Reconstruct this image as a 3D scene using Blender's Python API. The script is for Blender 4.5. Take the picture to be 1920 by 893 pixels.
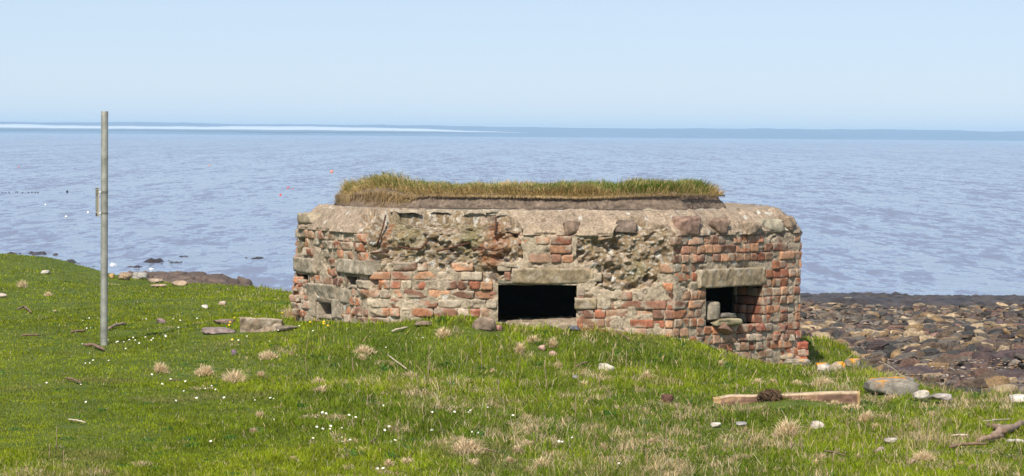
import bpy, bmesh, math, random
import numpy as np
from mathutils import Vector, Matrix, Euler
R = math.radians
random.seed(7); RS = np.random.RandomState(11)
for o in list(bpy.data.objects): bpy.data.objects.remove(o)
sc = bpy.context.scene
COL = sc.collection

# ---------------------------------------------------------------- camera, sky, sun, exposure
EYE = 4.5; F = 5500.0; PITCH = R(2.016); ROLL = R(0.44)
cd = bpy.data.cameras.new('camera'); cam = bpy.data.objects.new('camera', cd); COL.objects.link(cam)
cd.sensor_width = 36.0; cd.lens = F*36.0/1920.0; cd.clip_start = 0.5; cd.clip_end = 60000
CM = Matrix.Rotation(R(90)-PITCH, 3, 'X') @ Matrix.Rotation(ROLL, 3, 'Z')
cam.matrix_world = Matrix.Translation((0, 0, EYE)) @ CM.to_4x4()
sc.camera = cam
w = bpy.data.worlds.new('World'); sc.world = w; w.use_nodes = True
SUN_EL, SUN_AZ = 46.0, 197.0
sky = w.node_tree.nodes.new('ShaderNodeTexSky'); sky.sky_type = 'NISHITA'; sky.sun_disc = False
sky.sun_elevation = R(SUN_EL); sky.sun_rotation = R(SUN_AZ)
sky.air_density = 0.75; sky.dust_density = 0.05; sky.ozone_density = 6.0; sky.altitude = 0
bg = w.node_tree.nodes['Background']; bg.inputs['Strength'].default_value = 0.073
tn = w.node_tree.nodes.new('ShaderNodeVectorMath'); tn.operation = 'MULTIPLY'; tn.inputs[1].default_value = (1.08, 1.0, 1.05)
w.node_tree.links.new(sky.outputs[0], tn.inputs[0]); # added pale constant, no cloud: flattens the sky and softens shadows
vl = w.node_tree.nodes.new('ShaderNodeMix'); vl.data_type = 'RGBA'; vl.inputs['Factor'].default_value = 0.5; vl.inputs['B'].default_value = (7.1, 8.3, 9.7, 1)
w.node_tree.links.new(tn.outputs[0], vl.inputs['A']); w.node_tree.links.new(vl.outputs['Result'], bg.inputs[0])
sl = bpy.data.lights.new('sun', 'SUN'); sl.energy = 4.0; sl.angle = R(0.6); sl.color = (1.0, 0.91, 0.78)
so = bpy.data.objects.new('sun', sl); COL.objects.link(so)
sd = Vector((math.sin(R(SUN_AZ))*math.cos(R(SUN_EL)), math.cos(R(SUN_AZ))*math.cos(R(SUN_EL)), math.sin(R(SUN_EL))))
so.rotation_euler = sd.to_track_quat('Z', 'Y').to_euler(); so.location = (-5, -5, 20)
sc.view_settings.view_transform = 'Standard'; sc.view_settings.look = 'None'
sc.view_settings.exposure = 0.45; sc.view_settings.gamma = 1; sc.view_settings.use_curve_mapping = False
sc.render.engine = 'CYCLES'
sc.cycles.volume_bounces = 1; sc.cycles.max_bounces = 6; sc.cycles.transparent_max_bounces = 8

# ---------------------------------------------------------------- projecting helpers
CMn = np.array(CM)
def ray(px, py):
    v = CMn @ np.array([(px-960)/F, -(py-446.5)/F, -1.0]); return v
def at(px, py, d):                      # world point on the sight line at distance d (world Y)
    v = ray(px, py); v = v*(d/v[1]); return np.array([v[0], v[1], v[2]+EYE])
def proj(P):
    P = np.asarray(P, float)-np.array([0, 0, EYE]); q = P @ CMn
    return 960+F*q[..., 0]/-q[..., 2], 446.5-F*q[..., 1]/-q[..., 2]

# ---------------------------------------------------------------- numpy noise
def _h(i, j, s=0):
    n = (i.astype(np.int64)*374761393 + j.astype(np.int64)*668265263 + s*974634777) & 0x7fffffff
    n = ((n ^ (n >> 13))*1274126177) & 0x7fffffff
    n = ((n ^ (n >> 11))*461845907) & 0x7fffffff
    return ((n ^ (n >> 15)) & 0xffffff)/float(0xffffff)
def vn(x, y, s=0):
    x = np.asarray(x, float); y = np.asarray(y, float)
    i = np.floor(x); j = np.floor(y); fx = x-i; fy = y-j
    fx = fx*fx*(3-2*fx); fy = fy*fy*(3-2*fy)
    a = _h(i, j, s); b = _h(i+1, j, s); c = _h(i, j+1, s); d = _h(i+1, j+1, s)
    return (a*(1-fx)+b*fx)*(1-fy)+(c*(1-fx)+d*fx)*fy
def fbm(x, y, s=0, o=4, g=0.5):
    t = 0; a = 1; n = 0
    x = np.asarray(x, float); y = np.asarray(y, float)
    for k in range(o):
        t = t+a*vn(x*2**k+k*17.3, y*2**k-k*9.1, s+k); n += a; a *= g
    return t/n-0.5
def voro(x, y, s=0):                    # F1, F2, cell id
    i = np.floor(x); j = np.floor(y)
    f1 = np.full(x.shape, 9.0); f2 = np.full(x.shape, 9.0); cid = np.zeros(x.shape)
    for a in (-1, 0, 1):
        for b in (-1, 0, 1):
            ii = i+a; jj = j+b
            dx = ii+_h(ii, jj, s)-x; dy = jj+_h(ii, jj, s+5)-y
            d = np.sqrt(dx*dx+dy*dy); c = _h(ii, jj, s+9)
            m = d < f1
            f2 = np.where(m, f1, np.minimum(f2, d)); cid = np.where(m, c, cid); f1 = np.where(m, d, f1)
    return f1, f2, cid
def ss(a, b, x):
    t = np.clip((np.asarray(x, float)-a)/(b-a), 0, 1); return t*t*(3-2*t)

# ---------------------------------------------------------------- mesh helpers
def mk_mesh(name, V, faces_list, col=None, mats=(), smooth=False, midx=None):
    """faces_list: list of int arrays (n,k)"""
    me = bpy.data.meshes.new(name)
    V = np.asarray(V, np.float32); me.vertices.add(len(V)); me.vertices.foreach_set('co', V.ravel())
    fl = [np.asarray(f, np.int32) for f in faces_list if len(f)]
    tot = np.concatenate([np.full(len(f), f.shape[1], np.int32) for f in fl])
    li = np.concatenate([f.ravel() for f in fl])
    st = np.concatenate([[0], np.cumsum(tot)[:-1]]).astype(np.int32)
    me.loops.add(len(li)); me.loops.foreach_set('vertex_index', li)
    me.polygons.add(len(tot)); me.polygons.foreach_set('loop_start', st)
    if smooth: me.polygons.foreach_set('use_smooth', np.ones(len(tot), bool))
    for m in mats: me.materials.append(m)
    if midx is not None: me.polygons.foreach_set('material_index', np.asarray(midx, np.int32))
    if col is not None:
        col = np.asarray(col, np.float32)
        if col.shape[1] == 3: col = np.hstack([col, np.ones((len(col), 1), np.float32)])
        ca = me.color_attributes.new('Col', 'FLOAT_COLOR', 'POINT'); ca.data.foreach_set('color', col.ravel())
    me.update(calc_edges=True); me.validate()
    return me
def link(name, me, parent=None, loc=(0, 0, 0)):
    o = bpy.data.objects.new(name, me); COL.objects.link(o)
    if parent is not None: o.parent = parent
    o.location = loc
    return o
def tag(o, label=None, cat=None, group=None, kind=None):
    if label: o['label'] = label
    if cat: o['category'] = cat
    if group: o['group'] = group
    if kind: o['kind'] = kind
    return o
def empty(name, loc=(0, 0, 0), rz=0):
    o = bpy.data.objects.new(name, None); COL.objects.link(o); o.location = loc; o.rotation_euler = (0, 0, rz)
    o.empty_display_size = 0.2; return o
def gridfaces(nu, nv, mask=None):       # vertices indexed i*nv+j
    i, j = np.meshgrid(np.arange(nu-1), np.arange(nv-1), indexing='ij')
    a = i*nv+j; f = np.stack([a, a+nv, a+nv+1, a+1], -1).reshape(-1, 4)
    if mask is not None: f = f[mask.reshape(-1)]
    return f

# ---------------------------------------------------------------- materials
def mat(name, color=(0.5, 0.5, 0.5), rough=0.85, attr=False, nscale=0, namt=0.3, bump=0, bscale=40, metal=0, spec=0.3, detail=6, obj=True, dist=0.01):
    m = bpy.data.materials.new(name); m.use_nodes = True; nt = m.node_tree; N = nt.nodes; L = nt.links
    b = N['Principled BSDF']; b.inputs['Roughness'].default_value = rough; b.inputs['Metallic'].default_value = metal
    b.inputs['Specular IOR Level'].default_value = spec
    tc = N.new('ShaderNodeTexCoord'); src = tc.outputs['Object']
    if attr:
        a = N.new('ShaderNodeAttribute'); a.attribute_name = 'Col'; c = a.outputs['Color']
    else:
        a = N.new('ShaderNodeRGB'); a.outputs[0].default_value = (*color, 1); c = a.outputs[0]
    if nscale:
        n = N.new('ShaderNodeTexNoise'); n.inputs['Scale'].default_value = nscale; n.inputs['Detail'].default_value = detail
        n.inputs['Roughness'].default_value = 0.65
        L.new(src, n.inputs['Vector'])
        mr = N.new('ShaderNodeMapRange'); mr.inputs['From Min'].default_value = 0.3; mr.inputs['From Max'].default_value = 0.7
        mr.inputs['To Min'].default_value = 1-namt; mr.inputs['To Max'].default_value = 1+namt
        L.new(n.outputs['Fac'], mr.inputs['Value'])
        mx = N.new('ShaderNodeVectorMath'); mx.operation = 'SCALE'; L.new(c, mx.inputs[0]); L.new(mr.outputs[0], mx.inputs['Scale'])
        c = mx.outputs[0]
    L.new(c, b.inputs['Base Color'])
    if bump:
        n2 = N.new('ShaderNodeTexNoise'); n2.inputs['Scale'].default_value = bscale; n2.inputs['Detail'].default_value = 8
        n2.inputs['Roughness'].default_value = 0.7
        L.new(src, n2.inputs['Vector'])
        bp = N.new('ShaderNodeBump'); bp.inputs['Strength'].default_value = bump; bp.inputs['Distance'].default_value = dist
        L.new(n2.outputs['Fac'], bp.inputs['Height']); L.new(bp.outputs[0], b.inputs['Normal'])
    return m
def blade_mat(name, trans=0.35):
    m = bpy.data.materials.new(name); m.use_nodes = True; nt = m.node_tree; N = nt.nodes; L = nt.links
    for n in list(N): N.remove(n)
    out = N.new('ShaderNodeOutputMaterial'); a = N.new('ShaderNodeAttribute'); a.attribute_name = 'Col'
    d = N.new('ShaderNodeBsdfPrincipled'); d.inputs['Roughness'].default_value = 0.55; d.inputs['Specular IOR Level'].default_value = 0.08
    t = N.new('ShaderNodeBsdfTranslucent'); mx = N.new('ShaderNodeMixShader'); mx.inputs[0].default_value = trans
    L.new(a.outputs['Color'], d.inputs['Base Color']); L.new(a.outputs['Color'], t.inputs['Color'])
    L.new(d.outputs[0], mx.inputs[1]); L.new(t.outputs[0], mx.inputs[2]); L.new(mx.outputs[0], out.inputs[0])
    return m
M = {}
M['ground'] = mat('ground_soil', attr=True, nscale=25, namt=0.35, bump=0.4, bscale=30, dist=0.02)
M['blade'] = blade_mat('grass_blades')
M['stone_attr'] = mat('stone_varied', attr=True, nscale=11, namt=0.5, bump=0.9, bscale=14, rough=0.8, dist=0.03)
M['core'] = mat('weathered_concrete', attr=True, nscale=55, namt=0.5, bump=0.9, bscale=90, rough=0.92, dist=0.008)
M['brick'] = mat('weathered_brick', attr=True, nscale=45, namt=0.34, bump=0.6, bscale=120, rough=0.9, dist=0.005)
M['lintel'] = mat('cast_concrete', attr=True, nscale=45, namt=0.4, bump=0.5, bscale=150, rough=0.93, dist=0.004)
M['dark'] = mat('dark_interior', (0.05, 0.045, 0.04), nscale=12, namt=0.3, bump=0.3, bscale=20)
M['rust'] = mat('rusted_iron', (0.09, 0.04, 0.025), nscale=60, namt=0.5, bump=0.6, bscale=80)
M['soil'] = mat('dry_soil', attr=True, nscale=35, namt=0.35, bump=0.9, bscale=45, dist=0.02)
M['galv'] = mat('galvanised_steel', (0.33, 0.33, 0.295), rough=0.55, metal=0.35, nscale=11, namt=0.4, bump=0.05, bscale=60, spec=0.5)
M['galv_dull'] = mat('dull_steel_band', (0.22, 0.21, 0.19), rough=0.5, metal=0.6)
M['plate'] = mat('faded_sign_face', (0.46, 0.42, 0.33), rough=0.6, nscale=20, namt=0.15)
M['ink'] = mat('faded_black_print', (0.07, 0.065, 0.055), rough=0.6)
M['wood_front'] = mat('weathered_brown_timber', attr=True, nscale=18, namt=0.4, bump=0.5, bscale=30, rough=0.85)
M['wood_pale'] = mat('bleached_driftwood', (0.50, 0.42, 0.32), nscale=22, namt=0.3, bump=0.5, bscale=40)
M['wood_brown'] = mat('brown_driftwood', (0.20, 0.13, 0.09), nscale=22, namt=0.4, bump=0.5, bscale=40)
M['stem'] = mat('dead_stem', (0.30, 0.21, 0.15), nscale=30, namt=0.4)
M['petal'] = mat('white_petals', (0.75, 0.75, 0.72), rough=0.6)
M['yellow'] = mat('yellow_petals', (0.80, 0.52, 0.02), rough=0.6)
M['green'] = mat('flower_green', (0.06, 0.13, 0.02), rough=0.6)
M['buoy_red'] = mat('red_float', (0.75, 0.06, 0.04), rough=0.4)
M['buoy_orange'] = mat('faded_orange_float', (0.80, 0.28, 0.16), rough=0.4)
M['buoy_white'] = mat('white_float', (0.85, 0.82, 0.78), rough=0.4)
M['buoy_dark'] = mat('dark_float', (0.03, 0.03, 0.035), rough=0.5)
M['kelp'] = mat('wet_seaweed', attr=True, nscale=8, namt=0.5, bump=0.7, bscale=12, rough=0.45, dist=0.05)
M['foam'] = mat('sea_foam', (0.85, 0.86, 0.88), rough=0.9, bump=0.8, bscale=4, dist=0.1)
def M_sea():
    m = bpy.data.materials.new('sea_water'); m.use_nodes = True; nt = m.node_tree; N = nt.nodes; L = nt.links
    b = N['Principled BSDF']; b.inputs['Base Color'].default_value = (0.17, 0.195, 0.28, 1)
    b.inputs['Roughness'].default_value = 0.12; b.inputs['IOR'].default_value = 1.33
    tc = N.new('ShaderNodeTexCoord')
    def nz(sx, sy, det=3, rough=0.6):     # wave slope fields; their crests lie across the wind
        mp = N.new('ShaderNodeMapping'); mp.inputs['Scale'].default_value = (sx, sy, 1); mp.inputs['Rotation'].default_value = (0, 0, R(4)); L.new(tc.outputs['Object'], mp.inputs['Vector'])
        n = N.new('ShaderNodeTexNoise'); n.inputs['Scale'].default_value = 1.0; n.inputs['Detail'].default_value = det; n.inputs['Roughness'].default_value = rough
        L.new(mp.outputs[0], n.inputs['Vector']); return n.outputs['Color']
    def vm(op, a, c):
        q = N.new('ShaderNodeVectorMath'); q.operation = op
        for k, v in enumerate((a, c)):
            if isinstance(v, tuple): q.inputs[k].default_value = v
            else: L.new(v, q.inputs[k])
        return q.outputs[0]
    tot = None
    for sx, sy, amp in ((2.4, 0.50, 0.36), (0.9, 0.12, 0.34), (0.30, 0.020, 0.18), (0.09, 0.003, 0.10)):
        c = vm('SUBTRACT', nz(sx, sy), (0.5, 0.5, 0.5)); c = vm('MULTIPLY', c, (amp*0.8, amp*2.0, 0.0))
        tot = c if tot is None else vm('ADD', tot, c)
    tot = vm('ADD', tot, (0.0, -0.035, 1.0)); nn = N.new('ShaderNodeVectorMath'); nn.operation = 'NORMALIZE'; L.new(tot, nn.inputs[0])
    L.new(nn.outputs[0], b.inputs['Normal'])
    return m
M['sea'] = M_sea()

# ---------------------------------------------------------------- terrain
EDGE = np.array([(40, 17.5), (9, 20.6), (3.9, 21.2), (3.36, 21.6), (3.12, 22.6), (2.97, 24.6), (2.84, 26.4), (2.98, 28.6), (1.4, 30.6), (-1.0, 34.0), (-2.9, 37.2), (-4.6, 39.0), (-7.3, 42.0), (-15, 45.0), (-70, 52.0)])
def edge_sd(x, y):                      # + inside the grass, - on the beach side
    x = np.asarray(x, float); y = np.asarray(y, float)
    best = np.full(x.shape, 1e9); sgn = np.ones(x.shape)
    for k in range(len(EDGE)-1):
        a = EDGE[k]; b = EDGE[k+1]; e = b-a; L2 = e@e
        t = np.clip(((x-a[0])*e[0]+(y-a[1])*e[1])/L2, 0, 1)
        dx = x-(a[0]+t*e[0]); dy = y-(a[1]+t*e[1]); d = np.hypot(dx, dy)
        s = np.where(e[0]*dy-e[1]*dx > 0, 1, -1)
        m = d < best; best = np.where(m, d, best); sgn = np.where(m, s, sgn)
    return best*sgn
def gauss(x, y, cx, cy, sx, sy): return np.exp(-((x-cx)/sx)**2-((y-cy)/sy)**2)
WF = [(500, 604, 26.5), (553, 603, 26.25), (620, 606, 25.5), (690, 606, 25), (760, 604, 25), (830, 596, 25), (880, 594, 25), (925, 608, 25), (1000, 615, 25), (1090, 619, 25), (1200, 627, 25), (1262, 633, 25), (1300, 640, 25.2), (1340, 655, 25.4), (1380, 670, 25.6), (1430, 684, 25.8), (1503, 681, 26.15), (1600, 690, 26)]
WFX = []; 
for _px, _py, _d in WF:
    _p = at(_px, _py, _d); WFX.append((_p[0], _d, _p[2]))
WFX = np.array(WFX)
def height(x, y, fine=True):
    x = np.asarray(x, float); y = np.asarray(y, float)
    land = 2.64+0*x
    land = land+0.16*gauss(x, y, -1.2, 26.0, 2.6, 2.6)+0.10*gauss(x, y, -0.35, 24.85, 0.42, 0.30)+0.10*gauss(x, y, 0.8, 25.2, 1.0, 1.2)
    land = land-0.13*gauss(x, y, 2.5, 24.6, 0.75, 1.7)
    land = land+0.13*gauss(x, y, -7.1, 40.5, 1.3, 2.0)-0.10*ss(31, 38, y)*ss(-6.5, -4.0, x)
    land = land-0.07*gauss(x, y, -1.3, 22.2, 1.6, 0.9)+0.03*gauss(x, y, 0.6, 21.5, 2, 1.0)
    wy = np.interp(x, WFX[:, 0], WFX[:, 1]); wz = np.interp(x, WFX[:, 0], WFX[:, 2])
    wk = np.exp(-(np.clip(wy-y-0.1, 0, 9)/0.8)**2-(np.clip(y-wy-1.5, 0, 9)/0.8)**2)*ss(-3.1, -2.2, x)*ss(3.2, 2.7, x)
    land = land+wk*(wz-land)
    rough = (1-0.75*wk)*(0.35+0.65*ss(-2.0, 0.4, x+0.15*(y-20)))
    land = land+(1-wk)*0.10*fbm(x*0.35, y*0.35, 3, 3)+rough*0.085*fbm(x*1.5, y*1.2, 21, 4)+rough*0.03*fbm(x*6, y*5, 31, 2)
    beach = 1.8-(y-28)*0.0338
    beach = np.where(y < 28, 1.8+0*y, beach)
    beach = beach+0.22*fbm(x*0.12, y*0.1, 41, 3)*ss(90, 60, y)+0.16*fbm(x*0.8, y*0.6, 51, 3)
    beach = np.where(y > 84, beach-(y-84)*0.03, beach)
    beach = beach-0.9*ss(0, -14, x)*ss(60, 80, y)
    beach = np.maximum(beach, -3)
    s = edge_sd(x, y)+0.25*fbm(x*1.3, y*1.3, 61, 3)
    k = ss(-1.1, 0.1, s)
    return beach+(land-beach)*k-0.10*np.exp(-((s-0.05)/0.28)**2)*(s > -0.5)
_D = np.concatenate([np.arange(10, 50, 0.03), np.arange(50, 130, 0.12)])
def ghit(px, py):                       # where the sight line meets the ground
    v = ray(px, py); x = v[0]/v[1]*_D; z = EYE+v[2]/v[1]*_D
    h = height(x, _D); m = np.nonzero(z <= h)[0]
    if len(m) == 0: return np.array([x[-1], _D[-1], 0.0])
    k = m[0]; return np.array([x[k], _D[k], h[k]])
def gz(x, y): return float(height(np.array([x]), np.array([y]))[0])

xs = np.concatenate([[-9000, -2000, -400, -120], np.arange(-60, -12, 1.5), np.arange(-12, -8, 0.2), np.arange(-8, 9, 0.055), np.arange(9, 20, 0.2), np.arange(20, 61, 1.5), [120, 400, 2000, 9000]])
ys = np.concatenate([[-400, -80, -30, -10, 0, 6, 10], np.arange(11, 14, 0.2), np.arange(14, 46, 0.07), np.arange(46, 100, 0.2), np.arange(100, 140, 1.5), [200, 400, 1500, 5000, 9000]])
X, Y = np.meshgrid(xs, ys, indexing='ij')
Z = height(X, Y); Sd = edge_sd(X, Y)+0.25*fbm(X*1.3, Y*1.3, 61, 3)
km = ss(-0.45, -0.1, Sd)[..., None]
gcol = np.array([0.075, 0.105, 0.008])+0.05*fbm(X*2, Y*2, 71, 3)[..., None]*np.array([1, 1, 0.3])
bn = fbm(X*3, Y*2.2, 81, 4)[..., None]
bcol = np.array([0.085, 0.068, 0.055])*(1+1.2*bn)+np.array([0.06, 0.04, 0.02])*np.clip(vn(X*5, Y*5, 82)[..., None]-0.6, 0, 1)
gc = np.clip(bcol*(1-km)+gcol*km, 0.004, 1)
ground = link('ground', mk_mesh('ground', np.stack([X, Y, Z], -1).reshape(-1, 3), [gridfaces(len(xs), len(ys))], gc.reshape(-1, 3), [M['ground']], True))
tag(ground, kind='structure')

# ---------------------------------------------------------------- sea (real swell near the shore, going flat far out)
sx = np.concatenate([[-9000, -3000, -1000, -400, -200, -120, -80, -60], np.arange(-50, 50, 0.45), [60, 80, 120, 200, 400, 1000, 3000, 9000]])
syl = [56.0]
while syl[-1] < 9000:
    d = syl[-1]; syl.append(d+max(0.35, d*d/(F*EYE)*0.35) if d < 2500 else d+400)
sy = np.array(syl)
X, Y = np.meshgrid(sx, sy, indexing='ij')
amp = ss(2500, 300, Y)
Zs = amp*(0.10*fbm(X*0.16, Y*0.14, 91, 3)+0.12*fbm(X*0.7, Y*0.45, 95, 4)*ss(400, 150, Y))
sea = link('sea', mk_mesh('sea', np.stack([X, Y, Zs], -1).reshape(-1, 3), [gridfaces(len(sx), len(sy))], None, [M['sea']], True))
tag(sea, kind='structure')

# ---------------------------------------------------------------- far shore and mirage
def ridge(name, d0, depth, x0, x1, topf, m, n=500):
    us = np.linspace(x0, x1, n); prof = [(0.0, 0.0), (0.05, 0.55), (0.2, 0.9), (0.5, 1.0), (0.8, 0.7), (1, 0)]
    V = []
    for t, hgt in prof:
        V.append(np.stack([us, np.full(n, d0+depth*t)+40*fbm(us*0.01, us*0+t*3, 3, 3), -3+(topf(us)+3)*hgt], -1))
    V = np.stack(V, 1).reshape(-1, 3)
    return link(name, mk_mesh(name, V, [gridfaces(n, len(prof))], None, [m], True))
M['far'] = mat('haze_tinted_fields', (0.09, 0.12, 0.20), nscale=0.004, namt=0.25)  # blue of the haze is partly put into this base colour
def topf(u):
    px = 960+F*u/6600
    base = 23.5+1.5*ss(1500, 0, px)
    return base+8*fbm(u*0.0035, u*0, 5, 4)+3.0*fbm(u*0.03, u*0, 8, 3)
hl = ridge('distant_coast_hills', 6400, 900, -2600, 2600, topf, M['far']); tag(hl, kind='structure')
# mirage strip: pale sky gleam built as a solid lens before the left far coast
us = np.linspace(-1500, 30, 300); V = []
for k in range(16):
    a = 2*math.pi*k/16
    env = ss(30, -350, us)**0.7*(0.75+0.5*fbm(us*0.006, us*0, 12, 4)); env[-1] = 0.01
    cz = 11.3-2.2*ss(-300, 30, us)+1.2*fbm(us*0.02, us*0+3, 15, 3)
    V.append(np.stack([us, 6150+90*math.cos(a)*env, cz+(8.4*env+0.9*fbm(us*0.05, us*0+k, 19, 2))*math.sin(a)], -1))
V = np.stack(V+[V[0]], 1).reshape(-1, 3)
M['mirage'] = mat('mirage_pale', (0.62, 0.66, 0.70), rough=1, spec=0)
mirage = link('mirage_strip', mk_mesh('mirage_strip', V, [gridfaces(300, 17)], None, [M['mirage']], True))
tag(mirage, 'long pale mirage strip, added as a solid lens, hiding the left of the far coast', 'mirage', kind='stuff')
# air
bm = bmesh.new(); bmesh.ops.create_cube(bm, size=1.0)
bmesh.ops.transform(bm, verts=bm.verts, matrix=Matrix.Translation((0, 4290, 14.5)) @ Matrix.Diagonal((19000, 9590, 39, 1)))
me = bpy.data.meshes.new('haze'); bm.to_mesh(me); bm.free()
hz = link('haze', me); m = bpy.data.materials.new('air'); m.use_nodes = True; nt = m.node_tree
nt.nodes.remove(nt.nodes['Principled BSDF']); pv = nt.nodes.new('ShaderNodeVolumePrincipled')
pv.inputs['Color'].default_value = (0.55, 0.80, 1.0, 1); pv.inputs['Density'].default_value = 0.00018; pv.inputs['Anisotropy'].default_value = 0.0
nt.links.new(pv.outputs[0], nt.nodes['Material Output'].inputs['Volume']); me.materials.append(m)
tag(hz, 'pale sea air fading the far coast', 'haze', kind='stuff')

# ---------------------------------------------------------------- pillbox
YF = 25.0
def XY(px, d): return at(px, 500, d)[:2]
POLY = [XY(553, 26.25), XY(688, YF), XY(1264, YF), XY(1503, 26.15), np.array([2.55, 28.1]), np.array([-1.55, 28.4])]
NP = len(POLY)
def enorm(i):
    e = POLY[(i+1) % NP]-POLY[i]; e = e/np.linalg.norm(e); return np.array([e[1], -e[0]])   # outward
MIT = []
for i in range(NP):
    n0 = enorm(i-1); n1 = enorm(i); b = n0+n1; b = b/np.linalg.norm(b); MIT.append(b/(b@n1))
ELEN = [np.linalg.norm(POLY[(i+1) % NP]-POLY[i]) for i in range(NP)]
ZT, ZR, INS = 3.645, 3.845, 0.20
def face_hit(i, px, py):                # sight line on wall plane i -> (u along wall, z)
    v = ray(px, py); n = enorm(i); P0 = POLY[i]
    t = (n@P0)/(n@v[:2]); p = v*t; e = (POLY[(i+1) % NP]-P0)/ELEN[i]
    return float((p[:2]-P0)@e), float(p[2]+EYE)
def face_pt(i, u, z, off=0.0):
    e = (POLY[(i+1) % NP]-POLY[i])/ELEN[i]; n = enorm(i)
    u = np.asarray(u, float); q = POLY[i]+u[..., None]*e+np.asarray(off, float)[..., None]*n
    return np.concatenate([q, np.broadcast_to(np.asarray(z, float), u.shape)[..., None]], -1)
def inpoly(px, py, poly):
    px = np.asarray(px, float); r = np.zeros(px.shape, bool); n = len(poly)
    for k in range(n):
        x0, y0 = poly[k]; x1, y1 = poly[(k+1) % n]
        if y0 == y1: continue
        c = ((y0 > py) != (y1 > py)) & (px < (x1-x0)*(py-y0)/(y1-y0)+x0); r ^= c
    return r
# where the facing has broken away (outlined on the wall)
RUB = [[(664, 400), (672, 440), (680, 478), (735, 490), (800, 492), (900, 492), (985, 493), (985, 470), (972, 440), (975, 418), (955, 403), (905, 396), (830, 397), (760, 399), (700, 402)],
       [(1088, 444), (1150, 446), (1160, 412), (1196, 412), (1250, 425), (1266, 445), (1268, 492), (1180, 492), (1085, 492)],
       [(1116, 492), (1246, 492), (1240, 512), (1226, 540), (1118, 540)],
       [(690, 478), (735, 488), (722, 505), (728, 520), (708, 545), (700, 540), (682, 515)],
       [(756, 488), (800, 488), (830, 495), (860, 490), (905, 492), (935, 503), (962, 505), (958, 515), (935, 532), (900, 526), (880, 508), (820, 506), (790, 504), (770, 500)],
       [(552, 447), (572, 442), (575, 470), (552, 478)]]
COPEBROKE = [(664, 398), (690, 455), (760, 470), (900, 470), (980, 440), (975, 415), (950, 400), (900, 392), (760, 396)]
HOLES = {}                              # wall -> list of (u0,u1,z0,z1)
def hole(i, x0, y0, x1, y1):
    a = face_hit(i, x0, y0); b = face_hit(i, x1, y1); HOLES.setdefault(i, []).append((a[0], b[0], min(a[1], b[1]), max(a[1], b[1])))
hole(1, 933, 535, 1081, 606)
hole(2, 1325, 537, 1430, 606)
hole(0, 594, 566, 622, 592)
hole(0, 555, 513, 577, 534)
hole(0, 649, 517, 668, 536)
def prof(v):                            # v<ZT: wall height; beyond: along the chamfer and roof
    z = np.where(v <= ZT, v, 0); t = v-ZT; Lc = 0.30
    a = np.clip(t/Lc, 0, 1)
    ins = np.where(v <= ZT, 0, INS*(0.75*a+0.25*a*a)+np.maximum(t-Lc, 0))
    zz = np.where(v <= ZT, v, ZT+(ZR-ZT)*(1.22*a-0.22*a*a))
    return ins, np.minimum(zz, ZR+np.maximum(t-Lc, 0)*0.01), np.where(v <= ZT, 1.0, np.clip(1-a, 0, 1)), np.where(v <= ZT, 0.0, np.clip(a, 0, 1))
pill = empty('pillbox', (0.4, 26.6, 2.6)); tag(pill, 'ruined brick and concrete pillbox with gun slits and a turf roof, half sunk in grass', 'pillbox')
PO = Vector(pill.location)
def plink(name, me, label=None, parent=pill):
    o = link(name, me, parent, (-PO.x, -PO.y, -PO.z)) if parent is pill else link(name, me, parent)
    if label: o['label'] = label
    return o
def rubble_disp(a, b, s=0):             # broken concrete: coarse aggregate + cavities
    big = fbm(a*3.5, b*4.5, 201+s, 4); med = fbm(a*16, b*18, 211+s, 4)
    f1, f2, c = voro(a*32, b*34, 221+s); g1, g2, c2 = voro(a*13, b*15, 231+s)
    peb = np.clip(0.55-f1, 0, 1)*(c > 0.35); st = np.clip(0.5-g1, 0, 1)*(c2 > 0.72)
    cav = np.clip(fbm(a*7, b*11, 241+s, 3)-0.10, 0, 1)
    return -0.030+0.08*big+0.085*med+0.024*peb+0.055*st-0.42*cav, c, c2, peb, st
CORE_V = []; CORE_F = []; CORE_C = []; nb = 0
ucum = 0
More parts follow.
